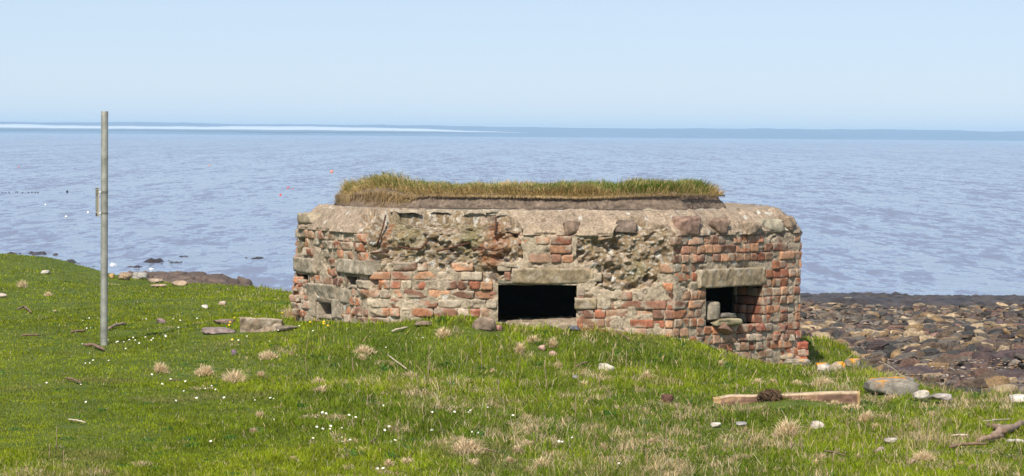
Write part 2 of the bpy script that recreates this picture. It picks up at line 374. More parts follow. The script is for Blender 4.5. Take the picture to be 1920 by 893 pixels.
for i in range(NP):
    vis = i in (0, 1, 2)
    du = 0.0085 if vis else 0.05
    nu = max(3, int(ELEN[i]/du)); U = np.linspace(0, ELEN[i], nu)
    Vv = np.concatenate([np.arange(2.2, 2.5, 0.05), np.arange(2.5, ZT, 0.008 if vis else 0.05), np.linspace(ZT, ZT+0.32, 36 if vis else 12), ZT+np.array([0.36, 0.42, 0.5, 0.65, 0.9])])
    UU, VV = np.meshgrid(U, Vv, indexing='ij')
    ins, zz, nh, nz_ = prof(VV)
    f = UU/ELEN[i]
    P0 = POLY[i][None, None]*(1-f[..., None])+POLY[(i+1) % NP][None, None]*f[..., None]
    px, py = proj(np.concatenate([P0, zz[..., None]], -1)) if vis else (np.full(UU.shape, -99.), np.full(UU.shape, -99.))
    jx = px+30*fbm(UU*6, VV*6, 301, 3); jy = py+22*fbm(UU*6, VV*6, 311, 3)
    rub = np.zeros(UU.shape, bool)
    if vis:
        for p in RUB: rub |= inpoly(jx, jy, p)
        brk = inpoly(jx, jy, COPEBROKE) & (VV > ZT-0.25)
    else: brk = rub
    a = UU+ucum; b = VV
    rd, c1, c2, peb, st = rubble_disp(a, b)
    mort = -0.009+0.014*fbm(a*22, b*34, 321, 3)-0.16*np.clip(fbm(a*9, b*14, 325, 3)-0.10, 0, 1)
    cope = 0.014+0.045*fbm(a*3, b*6, 331, 5)+0.022*fbm(a*16, b*20, 341, 4)-0.10*np.clip(fbm(a*6, b*10, 345, 3)-0.17, 0, 1)-0.03*ss(ZT+0.035, ZT+0.005, VV)*ss(0.0, 0.12, fbm(a*9, b*0, 347, 3))
    # ledges of thin flaked render along the roof edge, boulder-like bulges at the right
    if i == 2: cope = cope+0.020*np.clip(np.sin(a*26)+0.5*fbm(a*4, b*2, 3), 0, 1)*ss(ZT, ZT+0.1, VV)
    below = VV < ZT
    disp = np.where(below, mort, cope)
    disp = np.where(rub | brk, rd-0.012-0.05*brk*ss(ZT-0.1, ZT+0.1, VV)*ss(ZT+0.33, ZT+0.22, VV), disp)
    edge = np.clip(np.minimum(UU, ELEN[i]-UU)/0.03, 0, 1) # keep corners tight so neighbouring walls meet
    disp = disp*edge+(-0.02)*(1-edge)
    disp = np.where(VV > ZT+0.31, 0.008*fbm(a*6, b*6, 351, 3), disp)
    t = ins-disp*nh
    m0 = np.array(MIT[i]); m1 = np.array(MIT[(i+1) % NP])
    A = POLY[i]-t[..., None]*m0; B = POLY[(i+1) % NP]-t[..., None]*m1
    xy = A*(1-f[..., None])+B*f[..., None]; z = zz+disp*nz_
    n1 = fbm(a*4, b*5, 361, 4)[..., None]; n2 = fbm(a*25, b*28, 371, 3)[..., None]
    C_m = np.array([0.36, 0.295, 0.215])*(1+0.6*n1+0.5*n2)
    C_c = np.array([0.33, 0.255, 0.185])*(1+0.7*n1+0.6*n2)
    C_r = np.array([0.25, 0.18, 0.11])*(1+0.9*n1+0.7*n2)
    C_r = np.where((peb > 0.12)[..., None], (np.array([0.32, 0.28, 0.23])*(0.5+1.0*c1[..., None])), C_r)
    C_r = np.where((st > 0.05)[..., None], (np.array([0.26, 0.20, 0.15])*(0.4+1.3*((c2*7) % 1)[..., None])), C_r)
    ol = np.clip(fbm(a*3, b*3, 381, 3)-0.08, 0, 1)[..., None]*2.5; C_r = C_r*(1-ol)+np.array([0.16, 0.145, 0.06])*ol
    col = np.where(below[..., None], C_m, C_c); col = np.where((rub | brk)[..., None], C_r, col)
    # spots of pale and dark lichen
    f1, f2, cc = voro(a*9, b*9, 391); sp = ((f1 < 0.18+0.25*n2[..., 0]) & (cc > 0.6))[..., None]
    col = np.where(sp & (cc > 0.8)[..., None], np.array([0.50, 0.48, 0.42]), np.where(sp, col*0.6, col))
    # rust runs from the bars
    for rx, ry0, ry1, wd in ((716, 405, 465, 7), (925, 405, 500, 13), (945, 440, 470, 10), (905, 455, 490, 8)):
        q = np.exp(-((px-rx-6*fbm(UU*10, VV*10, 3))/wd)**2)*ss(ry0-5, ry0+5, py)*ss(ry1+15, ry1-5, py)*np.clip(0.75+1.6*n2[..., 0], 0, 1)
        col = col*(1-0.85*q[..., None])+np.array([0.24, 0.085, 0.03])*0.85*q[..., None]
    ucx = 0.5*(UU[:-1, :-1]+UU[1:, 1:]); vcx = 0.5*(VV[:-1, :-1]+VV[1:, 1:]); keep = np.ones(ucx.shape, bool)
    for (u0, u1, z0, z1) in HOLES.get(i, []): keep &= ~((ucx > u0) & (ucx < u1) & (vcx > z0) & (vcx < z1))
    CORE_V.append(np.concatenate([xy, z[..., None]], -1).reshape(-1, 3)); CORE_F.append(gridfaces(nu, len(Vv), keep)+nb)
    CORE_C.append(np.clip(col, 0.01, 0.9).reshape(-1, 3)); nb += nu*len(Vv); ucum += ELEN[i]
plink('concrete_wall', mk_mesh('concrete_wall', np.concatenate(CORE_V), [np.concatenate(CORE_F)], np.concatenate(CORE_C), [M['core']], True))
# roof slab infill
ring = [POLY[i]-0.75*np.array(MIT[i]) for i in range(NP)]
V = [(*p, ZR+0.004) for p in ring]+[(*p, ZR-0.28) for p in ring]
me = bpy.data.meshes.new('roof_slab'); me.from_pydata([tuple(map(float, v)) for v in V], [], [list(range(NP)), list(range(NP, 2*NP))[::-1]]+[[k, NP+k, NP+(k+1) % NP, (k+1) % NP] for k in range(NP)])
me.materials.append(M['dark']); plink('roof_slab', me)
# inner room: dark walls with the openings, floor and ceiling
def inner_shell():
    V = []; Fq = []
    T = 0.36
    for i in range(NP):
        n = enorm(i); e = (POLY[(i+1) % NP]-POLY[i])/ELEN[i]
        A = POLY[i]-T*np.array(MIT[i]); B = POLY[(i+1) % NP]-T*np.array(MIT[(i+1) % NP])
        ua = (A-POLY[i])@e; ub = (B-POLY[i])@e
        hs = [h for h in HOLES.get(i, []) if h[1]-h[0] > 0.3]
        us = sorted({ua, ub} | {q for h in hs for q in h[:2]}); zs = sorted({2.2, ZT+0.02} | {q for h in hs for q in h[2:]})
        for k in range(len(us)-1):
            for l in range(len(zs)-1):
                cu = (us[k]+us[k+1])/2; cz = (zs[l]+zs[l+1])/2
                if any(h[0] < cu < h[1] and h[2] < cz < h[3] for h in hs): continue
                b = len(V)
                for (uu, z) in ((us[k], zs[l]), (us[k+1], zs[l]), (us[k+1], zs[l+1]), (us[k], zs[l+1])):
                    p = POLY[i]+uu*e-T*n; V.append((p[0], p[1], z))
                Fq.append((b, b+1, b+2, b+3))
    me = bpy.data.meshes.new('inner_wall'); me.from_pydata([tuple(map(float, v)) for v in V], [], Fq)
    b = [POLY[i]-T*np.array(MIT[i]) for i in range(NP)]
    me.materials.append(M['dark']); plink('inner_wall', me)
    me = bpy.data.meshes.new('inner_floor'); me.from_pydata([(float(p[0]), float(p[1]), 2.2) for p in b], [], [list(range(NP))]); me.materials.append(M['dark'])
    plink('inner_floor', me)
inner_shell()
# brick faces ---------------------------------------------------
BRK_COL = [(0.33, 0.135, 0.08), (0.37, 0.16, 0.095), (0.27, 0.10, 0.065), (0.23, 0.11, 0.08), (0.38, 0.20, 0.13), (0.31, 0.185, 0.135), (0.19, 0.095, 0.07), (0.34, 0.17, 0.11), (0.28, 0.16, 0.11)]
PALE = [(0.38, 0.31, 0.23), (0.43, 0.34, 0.26), (0.33, 0.27, 0.20)]
class Bricks:
    def __init__(s): s.V = []; s.F = []; s.C = []; s.n = 0
    def add(s, org, ax, up, out, L, H, D, col, wear=1.0, nu=13, nv=8):
        """rounded, chipped block face: origin = lower left corner on the wall plane"""
        su = min(0.2, 0.0022/L); sv = min(0.2, 0.0022/H)
        u = np.concatenate([[0], np.linspace(su, 1-su, nu-2), [1]]); v = np.concatenate([[0], np.linspace(sv, 1-sv, nv-2), [1]]); U, Vv = np.meshgrid(u, v, indexing='ij')
        e = np.minimum(np.minimum(U, 1-U)*L, np.minimum(Vv, 1-Vv)*H)
        sd = random.random()*100
        U2 = U+0.0*U; 
        dep = -0.004*wear*(e < 0.0005)+wear*0.014*fbm(U*L*20+sd, Vv*H*24, 5, 4)+(U-0.5)*L*random.gauss(0, 0.03)*wear+(Vv-0.5)*H*random.gauss(0, 0.10)*wear
        cr = (((U < 0.05) | (U > 0.95)) & ((Vv < 0.1) | (Vv > 0.9)))
        dep = dep-cr*wear*0.006
        sx_ = U*L+wear*0.006*fbm(Vv*4+sd, U*3, 6, 3); sz = Vv*H+wear*0.006*fbm(U*5+sd, Vv*3, 7, 3)
        ch = random.random()
        if ch < 0.30*wear:             # a broken corner
            cu, cv = random.choice([(0, 0), (1, 0), (0, 1), (1, 1)])
            q = np.hypot((U-cu)*L, (Vv-cv)*H); dep = dep-0.03*np.clip(1-q/random.uniform(0.03, 0.07), 0, 1)
        P = org+sx_[..., None]*ax+sz[..., None]*up+dep[..., None]*out
        b = s.n; s.V.append(P.reshape(-1, 3)); s.F.append(gridfaces(nu, nv)+b)
        # skirt to depth D
        idx = [(k, 0) for k in range(nu)]+[(nu-1, k) for k in range(1, nv)]+[(k, nv-1) for k in range(nu-2, -1, -1)]+[(0, k) for k in range(nv-2, 0, -1)]
        ring = np.array([P[a, c] for a, c in idx]); back = ring-out*D
        rb = b+nu*nv; s.V.append(back); m = len(idx); top = np.array([b+a*nv+c for a, c in idx])
        s.F.append(np.stack([top, np.roll(top, -1), rb+(np.arange(m)+1) % m, rb+np.arange(m)], -1)[:, ::-1])
        cc = np.array(col)*(1+1.2*fbm(U*L*22+sd, Vv*H*26+3, 9, 4))[..., None]
        # mortar and lime smears with their own shapes
        sm = fbm(U*L*14+sd, Vv*H*19+1, 12, 4)+0.012/(e+0.02)*0.22*wear
        smm = np.clip((sm-0.14)*6, 0, 1)[..., None]*0.8
        cc = cc*(1-smm)+np.array([0.42, 0.36, 0.28])*smm
        s.C.append(np.clip(cc.reshape(-1, 3), 0.01, 0.95)); s.C.append(np.tile(np.array(col)*0.9, (m, 1))); s.n = rb+m
    def build(s, name, mt, **k): return plink(name, mk_mesh(name, np.concatenate(s.V), s.F_q(), np.concatenate(s.C), [mt], False), **k)
    def F_q(s): return [np.concatenate(s.F)]
def basis(i):
    e = (POLY[(i+1) % NP]-POLY[i])/ELEN[i]; n = enorm(i)
    return np.array([e[0], e[1], 0]), np.array([0, 0, 1.0]), np.array([n[0], n[1], 0])
# cast blocks on each wall: (wall, x0,y0,x1,y1, proud)
BLK = [(0, 553, 482, 590, 513, .02, 'lintel'), (0, 632, 484, 690, 516, .02, 'lintel'), (0, 592, 531, 628, 566, .005, 'concrete_block'),
       (0, 574, 530, 592, 560, .0, 'concrete_block'), (0, 637, 540, 656, 570, .0, 'concrete_block'), (0, 592, 566, 596, 600, .0, 'concrete_block'), (0, 622, 560, 640, 598, .0, 'concrete_block'),
       (1, 960, 503, 1113, 533, .018, 'lintel'), (1, 1078, 559, 1118, 580, .015, 'concrete_block'),
       (2, 1309, 506, 1436, 535, .02, 'lintel')]
blk_uv = []
for (i, x0, y0, x1, y1, pr, nm) in BLK:
    a = face_hit(i, x0, y0); b = face_hit(i, x1, y1); blk_uv.append((i, a[0], b[0], b[1], a[1]))
PITCHB = 0.0785
br = Bricks()
for i in (0, 1, 2, 3, 4, 5):
    ax, up, out = basis(i); r = 0; z = ZT-PITCHB
    while z > 2.42:
        r += 1
        u = -0.03 if r % 2 else 0.0
        if i in (0, 2): headers = 0.86
        elif i == 1: headers = [0.75, 0.35, 0.15][r % 3]
        else: headers = 0.5
        u = random.uniform(-0.02, 0.02)+0.005
        while u < ELEN[i]-0.03:
            L = 0.098 if random.random() < headers else 0.20
            L *= random.uniform(0.92, 1.06)
            if u+L > ELEN[i]-0.005 or (ELEN[i]-u-L) < 0.05: L = ELEN[i]-u-0.003
            if L > 0.24: L = 0.12
            cu = u+L/2; cz = z+PITCHB/2; ok = True
            c3 = face_pt(i, np.array([cu]), cz)[0]; px, py = proj(c3)
            jx = px+8*float(fbm(np.array([cu*5]), np.array([cz*5]), 401)[0]); jy = py
            for p in RUB:
                if i < 3 and inpoly(np.array([jx]), np.array([jy]), p)[0]: ok = False
            # a few bricks survive in the broken zone, a few are lost elsewhere
            if not ok and random.random() < 0.06 and py > 492: ok = True
            if ok and random.random() < (0.015 if i else 0.03): ok = False
            for h in HOLES.get(i, []):
                if h[2]-0.03 < cz < h[3]+0.0 and u < h[1]-0.004 and u+L > h[0]+0.004:
                    if u < h[0]-0.04: L = h[0]-u
                    elif u+L > h[1]+0.04: q = u; u = h[1]; L = L-(h[1]-q)
                    else: ok = False
            for (bi, u0, u1, z0, z1) in blk_uv:
                if bi == i and z0-0.03 < cz < z1+0.03 and u < u1-0.005 and u+L > u0+0.005:
                    if u < u0-0.04: L = u0-u-0.006
                    elif u+L > u1+0.04: q = u; u = u1+0.006; L = max(0.03, L-(u1-q)-0.006)
                    else: ok = False
            if ok and L > 0.025:
                pale = random.random() < {0: 0.26, 1: 0.20, 2: 0.11}.get(i, 0.2)
                if i == 1 and px < 760: pale = random.random() < 0.2
                if i == 1 and 770 < px < 900 and py < 530: pale = random.random() < 0.3
                c = np.array(random.choice(PALE if pale else BRK_COL))*random.uniform(0.75, 1.25); c = c if pale else c*np.array([1.10, 1.15, 1.05])
                wear = 0.85 if i else 1.9
                if i == 1 and px < 900: wear = 1.5
                off = random.gauss(0.0, 0.0055 if i else 0.013)-(0.01 if pale else 0)-(random.uniform(0.01, 0.03) if random.random() < 0.09 else 0)
                hgt = PITCHB-random.uniform(0.005, 0.012)
                ang = random.gauss(0, 0.006*wear); a2 = ax*math.cos(ang)+up*math.sin(ang); u2 = up*math.cos(ang)-ax*math.sin(ang)
                yaw = random.gauss(0, 0.02*wear); a3 = a2*math.cos(yaw)+out*math.sin(yaw); o3 = out*math.cos(yaw)-a2*math.sin(yaw)
                org = face_pt(i, np.array([u+0.003]), z+random.uniform(0.001, 0.004), np.array([off]))[0]
                br.add(org, a3, u2, o3, L-random.uniform(0.006, 0.012), hgt, 0.07, c, wear)
            u += L
        z -= PITCHB
# footing bricks that step out at the left corner and at the right foot
ax, up, out = basis(0)
for k, (x, y) in enumerate([(541, 566), (552, 566), (564, 568), (545, 580), (556, 582), (572, 584), (545, 546), (556, 550), (566, 552), (549, 532), (558, 537), (548, 592), (562, 596), (578, 598)]):
    c3 = at(x, y, 26.2-0.25*(x-540)/60)
    br.add(c3, np.array([0.93, -0.36, 0.0]), up, np.array([-0.36, -0.93, 0.0]), 0.09*random.uniform(.8, 1.15), 0.062, 0.28, np.array(random.choice(BRK_COL))*random.uniform(.7, 1.1), 1.9)
for (x, y) in [(1495, 655), (1496, 668), (1493, 681)]:
    br.add(at(x, y, 26.1), np.array([1.0, 0.05, 0]), up, np.array([0.05, -1.0, 0]), 0.10, 0.06, 0.25, np.array((0.33, 0.10, 0.06)), 1.5)
for k in range(9):                       # irregular courses under the right slit
    x = 1352+k*16+random.uniform(-3, 3); 
    for y in (622, 640):
        u_, z_ = face_hit(2, x, y); a_, u__, o_ = basis(2)
        if random.random() < 0.5: br.add(face_pt(2, np.array([u_]), z_, np.array([0.012]))[0], a_, u__, o_, random.uniform(.07, .13), 0.06, 0.1, np.array(random.choice(BRK_COL+PALE)), 1.6)
br.build('brick_facing', M['brick'])
# cast lintels and blocks
for (i, x0, y0, x1, y1, pr, nm), (bi, u0, u1, z0, z1) in zip(BLK, blk_uv):
    B = Bricks(); ax, up, out = basis(i)
    col = np.array((0.30, 0.235, 0.15)) if i else np.array((0.29, 0.245, 0.185))
    B.add(face_pt(i, np.array([u0]), z0, np.array([pr]))[0], ax, up, out, u1-u0, z1-z0, 0.14, col, 1.5, nu=max(10, int((u1-u0)/0.012)), nv=max(8, int((z1-z0)/0.012)))
    B.build(nm, M['lintel'])
# embrasure reveals (jambs, head, sill) of bricks going inwards
def reveal(i, h, dep=0.36, flare=0.0):
    u0, u1, z0, z1 = h; ax, up, out = basis(i); B = Bricks()
    for side, uu, o in ((0, u0, ax), (1, u1, -ax)):
        z = z0; B = Bricks()
        while z < z1-0.01:
            hh = min(PITCHB, z1-z); t = 0.0
            while t < dep-0.03:
                L = min(random.choice((0.105, 0.105, 0.21)), dep-t)
                org = face_pt(i, np.array([uu]), z, np.array([-(t if side else t+L)-0.004]))[0]
                a_ = -out if side else out
                B.add(org-o*random.uniform(0.0, 0.008), a_, up, o, L-0.008, hh-0.008, 0.05, np.array(random.choice(BRK_COL+PALE))*random.uniform(.7, 1.1), 1.0, 5, 4)
                t += L
            z += hh
        B.build('reveal', M['brick'])
    S = Bricks()
    # sill slab
    fr = 0.03 if i == 1 else -0.02
    S.add(face_pt(i, np.array([u0-0.004]), z0, np.array([fr]))[0]-up*0.003, ax, -out, up, u1-u0+0.008, dep+fr, 0.10 if i == 1 else 0.03, np.array((0.27, 0.215, 0.155)), 1.6, 40, 14)
    S.build('sill', M['lintel'])
    Hh = Bricks()
    Hh.add(face_pt(i, np.array([u1]), z1+0.002, np.array([-0.002]))[0], -ax, -out, -up, u1-u0, dep, 0.03, np.array((0.25, 0.22, 0.17)), 1.2, 20, 8)
    Hh.build('head_soffit', M['lintel'])
reveal(1, HOLES[1][0]); reveal(2, HOLES[2][0])
for h in HOLES[0]:                        # shallow pockets on the left wall
    u0, u1, z0, z1 = h; ax, up, out = basis(0); B = Bricks(); D = 0.13
    B.add(face_pt(0, np.array([u0]), z0, np.array([-D]))[0], ax, up, out, u1-u0, z1-z0, 0.02, np.array((0.16, 0.13, 0.10)), 1.0, 6, 6)
    for uu, o, a_ in ((u0, ax, out), (u1, -ax, -out)):
        org = face_pt(0, np.array([uu]), z0, np.array([-D if a_ is out else 0.0]))[0]
        B.add(org, a_, up, o, D, z1-z0, 0.02, np.array((0.24, 0.18, 0.13)), 1.0, 5, 5)
    B.add(face_pt(0, np.array([u0]), z0, np.array([0.0]))[0], ax, -out, up, u1-u0, D, 0.02, np.array((0.25, 0.2, 0.15)), 1.0, 5, 5)
    B.add(face_pt(0, np.array([u1]), z1, np.array([0.0]))[0], -ax, -out, -up, u1-u0, D, 0.02, np.array((0.2, 0.16, 0.12)), 1.0, 5, 5)
    B.build('pocket', M['brick'])

# ---------------------------------------------------------------- rocks
def rock_mesh(name, dims, seed, mt, col=(0.2, 0.17, 0.14), sub=3, ang=0.5, box=0.0, smooth=True, lichen=0, lcol=(0.62, 0.27, 0.015), lich2=0):
    bm = bmesh.new(); bmesh.ops.create_icosphere(bm, subdivisions=sub, radius=1.0)
    P = np.array([v.co[:] for v in bm.verts]); rs = np.random.RandomState(seed)
    if box:
        P = np.sign(P)*np.abs(P)**(1-box); P = P/np.abs(P).max()
    for k in range(9 if not box else 5):                    # flatten against random planes -> facets
        n = rs.normal(size=3); n /= np.linalg.norm(n); d = rs.uniform(0.5, 0.85)+0.3*box
        q = P@n-d; P = P-np.clip(q, 0, None)[:, None]*n*(0.4+ang)
    d = fbm(P[:, 0]*1.6+seed, P[:, 1]*1.6+P[:, 2]*1.3, seed % 97, 4)
    d2 = fbm(P[:, 0]*4+seed, P[:, 1]*4+P[:, 2]*5, seed % 89, 5)
    P = P*(1+(0.32*(1-box))*d+0.30*d2)[:, None]*np.array(dims)/2
    for v, p in zip(bm.verts, P): v.co = p
    me = bpy.data.meshes.new(name); bm.to_mesh(me); bm.free()
    c = np.array(col)*(1+0.9*fbm(P[:, 0]*14+seed, P[:, 1]*9+P[:, 2]*22, 33, 3))[:, None]
    if lichen:
        l = fbm(P[:, 0]*16+seed, P[:, 1]*14+P[:, 2]*8, 44, 3)+0.55*(P[:, 2]/dims[2])
        k = np.clip((l-(0.42-lichen))*9, 0, 1)[:, None]; c = c*(1-k)+np.array(lcol)*k
    if lich2:
        l = fbm(P[:, 0]*20+seed, P[:, 1]*20+P[:, 2]*20, 48, 3)
        k = np.clip((l-(0.30-lich2))*9, 0, 1)[:, None]; c = c*(1-k)+np.array((0.62, 0.6, 0.55))*k
    ca = me.color_attributes.new('Col', 'FLOAT_COLOR', 'POINT')
    ca.data.foreach_set('color', np.hstack([np.clip(c, 0.01, 1), np.ones((len(c), 1))]).astype(np.float32).ravel())
    me.materials.append(mt); 
    for p in me.polygons: p.use_smooth = smooth
    return me
def put_rock(name, label, cat, box, col, depth=0.8, rz=0.0, seed=1, group=None, sink=0.12, tilt=(0, 0), d=None, base=None, **k):
    """box = (x0,y0,x1,y1) outline in the photograph; the rock gets that real size where it rests"""
    x0, y0, x1, y1 = box; cx = (x0+x1)/2
    p = ghit(cx, y1) if base is None else base
    dd = p[1] if d is None else d
    wd = (x1-x0)/F*dd; hh = (y1-y0)/F*dd
    dims = (wd, wd*depth, hh*(1+sink*1.5))
    if 62 < seed < 69: k['box'] = 0.2
    p = at(cx, (y0+y1)/2, dd+wd*depth*0.3) if base is None else base
    if base is None: p[2] = max(p[2], gz(p[0], p[1])+0.2*hh+(0.035 if 52 < seed < 60 else 0.012))
    k.setdefault('box', 0.5); k.setdefault('sub', 4); me = rock_mesh(name, dims, seed, M['stone_attr'], col, **k); o = link(name, me, None, tuple(map(float, p)))
    o.rotation_euler = (tilt[0], tilt[1], rz); tag(o, label, cat, group); return o
# coping stones set in the chamfer
def cope_stone(x0, y0, x1, y1, wall, seed, col, label, out_off=0.03):
    cx, cy = (x0+x1)/2, (y0+y1)/2
    u, z = face_hit(wall, cx, cy); n = enorm(wall)
    ins = (0.045 if z < ZT+0.06 else 0.075)+(0.035 if wall == 1 else 0.01)
    p = face_pt(wall, np.array([u]), z, np.array([-ins]))[0]
    dw = (x1-x0)/F*26; fs = abs(float(basis(wall)[0][0]))
    me = rock_mesh('coping_stone', (dw/fs*1.08, 0.2, (y1-y0)/F*26*1.12), seed, M['stone_attr'], col, ang=0.6, box=0.55, sub=4)
    o = link('coping_stone', me, pill, tuple(map(float, p-np.array(PO)))); e = basis(wall)[0]
    o.rotation_euler = (0, 0, math.atan2(e[1], e[0])); o['label'] = label
cope_stone(1054, 417, 1089, 443, 1, 3, (0.27, 0.19, 0.14), 'square brown stone set in the coping above the brick patch')
cope_stone(1156, 415, 1193, 441, 1, 5, (0.22, 0.165, 0.13), 'dark brown stone with white spots in the coping')
cope_stone(1276, 409, 1322, 443, 2, 8, (0.31, 0.20, 0.15), 'pinkish brown angular stone standing proud of the coping')
cope_stone(1334, 411, 1372, 442, 2, 11, (0.28, 0.19, 0.14), 'reddish brown stone in the coping above the right slit')
cope_stone(1396, 414, 1436, 441, 2, 13, (0.33, 0.25, 0.18), 'tan rounded stone in the coping')
cope_stone(1434, 412, 1472, 436, 2, 15, (0.36, 0.32, 0.24), 'pale grey rounded boulder in the coping')
cope_stone(1476, 405, 1499, 432, 2, 17, (0.27, 0.20, 0.14), 'layered block at the right end of the coping')
cope_stone(555, 400, 584, 428, 0, 19, (0.34, 0.28, 0.20), 'corner stone at the left end of the coping')
# thin flaked slabs along the roof edge
rr = random.Random(4)
B = Bricks()
for k in range(46):
    i = rr.choice([0, 1, 1, 1, 2, 2]); u = rr.uniform(0.15, ELEN[i]-0.3)
    ax, up, out = basis(i); org = face_pt(i, np.array([u]), ZR-0.012+rr.uniform(-0.006, 0.008), np.array([-INS+rr.uniform(-0.02, 0.05)]))[0]
    B = Bricks(); B.add(org, ax, -out, up, rr.uniform(0.10, 0.32), rr.uniform(0.10, 0.2), 0.02, np.array((0.36, 0.30, 0.23))*rr.uniform(0.85, 1.15), 1.6, 10, 7)
    B.build('render_flake', M['core'])
# rusted bars sticking out of the broken concrete
def tube(pts, r, n=7, taper=1.0):
    pts = [np.array(p, float) for p in pts]; V = []; Fc = []
    for k, p in enumerate(pts):
        t = pts[min(k+1, len(pts)-1)]-pts[max(k-1, 0)]; t = t/np.linalg.norm(t)
        a = np.cross(t, (0.13, 0.3, 0.9)); a /= np.linalg.norm(a); b = np.cross(t, a)
        rad = r*(1+(taper-1)*k/(len(pts)-1)) if not isinstance(r, (list, tuple)) else r[k]
        for q in range(n):
            an = 2*math.pi*q/n; V.append(p+rad*(math.cos(an)*a+math.sin(an)*b))
    for k in range(len(pts)-1):
        for q in range(n): Fc.append((k*n+q, k*n+(q+1) % n, (k+1)*n+(q+1) % n, (k+1)*n+q))
    return np.array(V), Fc, [tuple(range(n))[::-1], tuple((len(pts)-1)*n+q for q in range(n))]
def tube_mesh(name, chains, m):
    V = []; Fc = []
    for (pts, r, *tp) in chains:
        v, f, caps = tube(pts, r, 7, tp[0] if tp else 1.0); b = len(V); V += [tuple(map(float, q)) for q in v]
        Fc += [tuple(b+i for i in q) for q in f+caps]
    me = bpy.data.meshes.new(name); me.from_pydata(V, [], Fc); me.materials.append(m)
    for p in me.polygons: p.use_smooth = True
    return me
def wallbar(pxs, r=0.008, offs=0.0):
    pts = []
    for k, (x, y) in enumerate(pxs):
        u, z = face_hit(1, x, y)
        o_ = offs if z < ZT else offs-(z-ZT)*0.75
        pts.append(face_pt(1, np.array([u]), z, np.array([o_]))[0])
    me = tube_mesh('rusty_bar', [(pts, r)], M['rust']); plink('rusty_bar', me)
wallbar([(722, 405), (718, 425), (712, 445), (706, 462)], 0.008, -0.004)
wallbar([(694, 475), (712, 473), (728, 471)], 0.007, 0.004)
wallbar([(745, 462), (775, 468), (790, 466), (802, 452)], 0.009, 0.0)
wallbar([(818, 472), (840, 466), (862, 460), (880, 456)], 0.009, 0.0)
wallbar([(884, 468), (905, 466), (925, 470), (945, 466)], 0.007, 0.015)
wallbar([(930, 408), (928, 440)], 0.008, -0.02)

# loose stones in the right slit
def slit_pt(x, y, dep): 
    u, z = face_hit(2, x, y); return face_pt(2, np.array([u]), z, np.array([-dep]))[0]
def loose(label, x0, y0, x1, y1, col, seed, dep, thick=0.2, name='loose_stone', ang=0.5, pr=0.0, box=0.5):
    p = slit_pt((x0+x1)/2, (y0+y1)/2, dep)
    me = rock_mesh(name, ((x1-x0)/F*25.8*1.35, thick, (y1-y0)/F*25.8*1.1), seed, M['stone_attr'], col, ang=ang, box=box)
    o = link(name, me, None, tuple(map(float, p))); e = basis(2)[0]; o.rotation_euler = (0, pr, math.atan2(e[1], e[0])); tag(o, label, 'stone')
loose('grey squared block standing upright at the left of the right slit', 1329, 568, 1350, 601, (0.27, 0.235, 0.18), 31, 0.07, 0.16, 'upright_block', box=0.75)
loose('dark flat stone lying topmost in the right slit', 1349, 588, 1385, 599, (0.20, 0.18, 0.15), 32, 0.08, 0.2)
loose('long yellowish flat stone on the sill of the right slit', 1333, 598, 1387, 611, (0.36, 0.31, 0.19), 33, 0.02, 0.2)
loose('reddish wedge stone tipped below the right slit', 1340, 608, 1367, 623, (0.30, 0.18, 0.13), 34, -0.02, 0.12, pr=0.45)

# ---------------------------------------------------------------- turf on the roof
turf = empty('turf_mound', (0.3, 27.0, ZR)); tag(turf, 'long mound of earth and shaggy grass lying on the pillbox roof', 'turf')
TO = np.array(turf.location)
TP = [XY(640, 26.75), XY(668, 26.2), XY(800, 25.95), XY(1060, 25.9), XY(1270, 25.95), XY(1346, 26.5), np.array([1.75, 27.6]), np.array([1.2, 28.0]), np.array([-1.0, 28.0]), np.array([-1.55, 27.5])]
TC = np.array([0.3, 26.95])
tang = []
def turf_R(th):                         # radius of the outline in direction th
    r = np.full(th.shape, 9.0); n = len(TP)
    for k in range(n):
        a = TP[k]-TC; b = TP[(k+1) % n]-TC; e = b-a
        dx, dy = np.cos(th), np.sin(th); den = dx*e[1]-dy*e[0]; den = np.where(np.abs(den) < 1e-9, 1e-9, den)
        t = (a[0]*e[1]-a[1]*e[0])/den; s = (a[0]*dy-a[1]*dx)/den
        r = np.where((t > 0) & (s >= -0.001) & (s <= 1.001) & (t < r), t, r)
    return r
def turf_top(x, y):
    px = 960+F*x/26.3
    h = 0.155+0.035*ss(760, 690, px)+0.025*gauss(px, 0, 735, 0, 30, 1)+0.03*ss(1100, 1240, px)-0.02*ss(1300, 1350, px)-0.05*ss(700, 640, px)
    return h+0.03*fbm(x*2.5, y*2.5, 501, 3)
NT, NRr = 900, 46
th = np.linspace(0, 2*math.pi, NT); rho = np.concatenate([np.linspace(0, 0.88, 22), np.linspace(0.89, 1.0, 12), np.full(12, 1.0)])
kk = np.concatenate([np.ones(22), np.cos(np.linspace(0, 1, 12)*math.pi/2*0.42), np.linspace(0.78, -0.02, 12)])
Rr = turf_R(th)
TH, _ = np.meshgrid(th, rho, indexing='ij'); RR = Rr[:, None]*rho[None]
x = TC[0]+np.cos(TH)*RR; y = TC[1]+np.sin(TH)*RR; tp = turf_top(x, y)
z = ZR+tp*kk[None]
side = (np.arange(NRr) >= 32)[None]
bul = 0.05*fbm(TH*14, z*14, 511, 4)+0.03*fbm(TH*45, z*40, 515, 3)
under = 0.06*ss(0.75, 0.05, kk)[None]*side
f = np.where(rho > 0.86, 1, 0)[None]*(bul+under)
x = x+np.cos(TH)*f; y = y+np.sin(TH)*f
c = np.array([0.19, 0.145, 0.11])*(1+0.9*fbm(TH*20, z*18, 521, 4)[..., None]+0.5*fbm(TH*60, z*60, 525, 2)[..., None])
c = np.where((rho < 0.95)[None, :, None], np.array([0.10, 0.11, 0.03]), c)
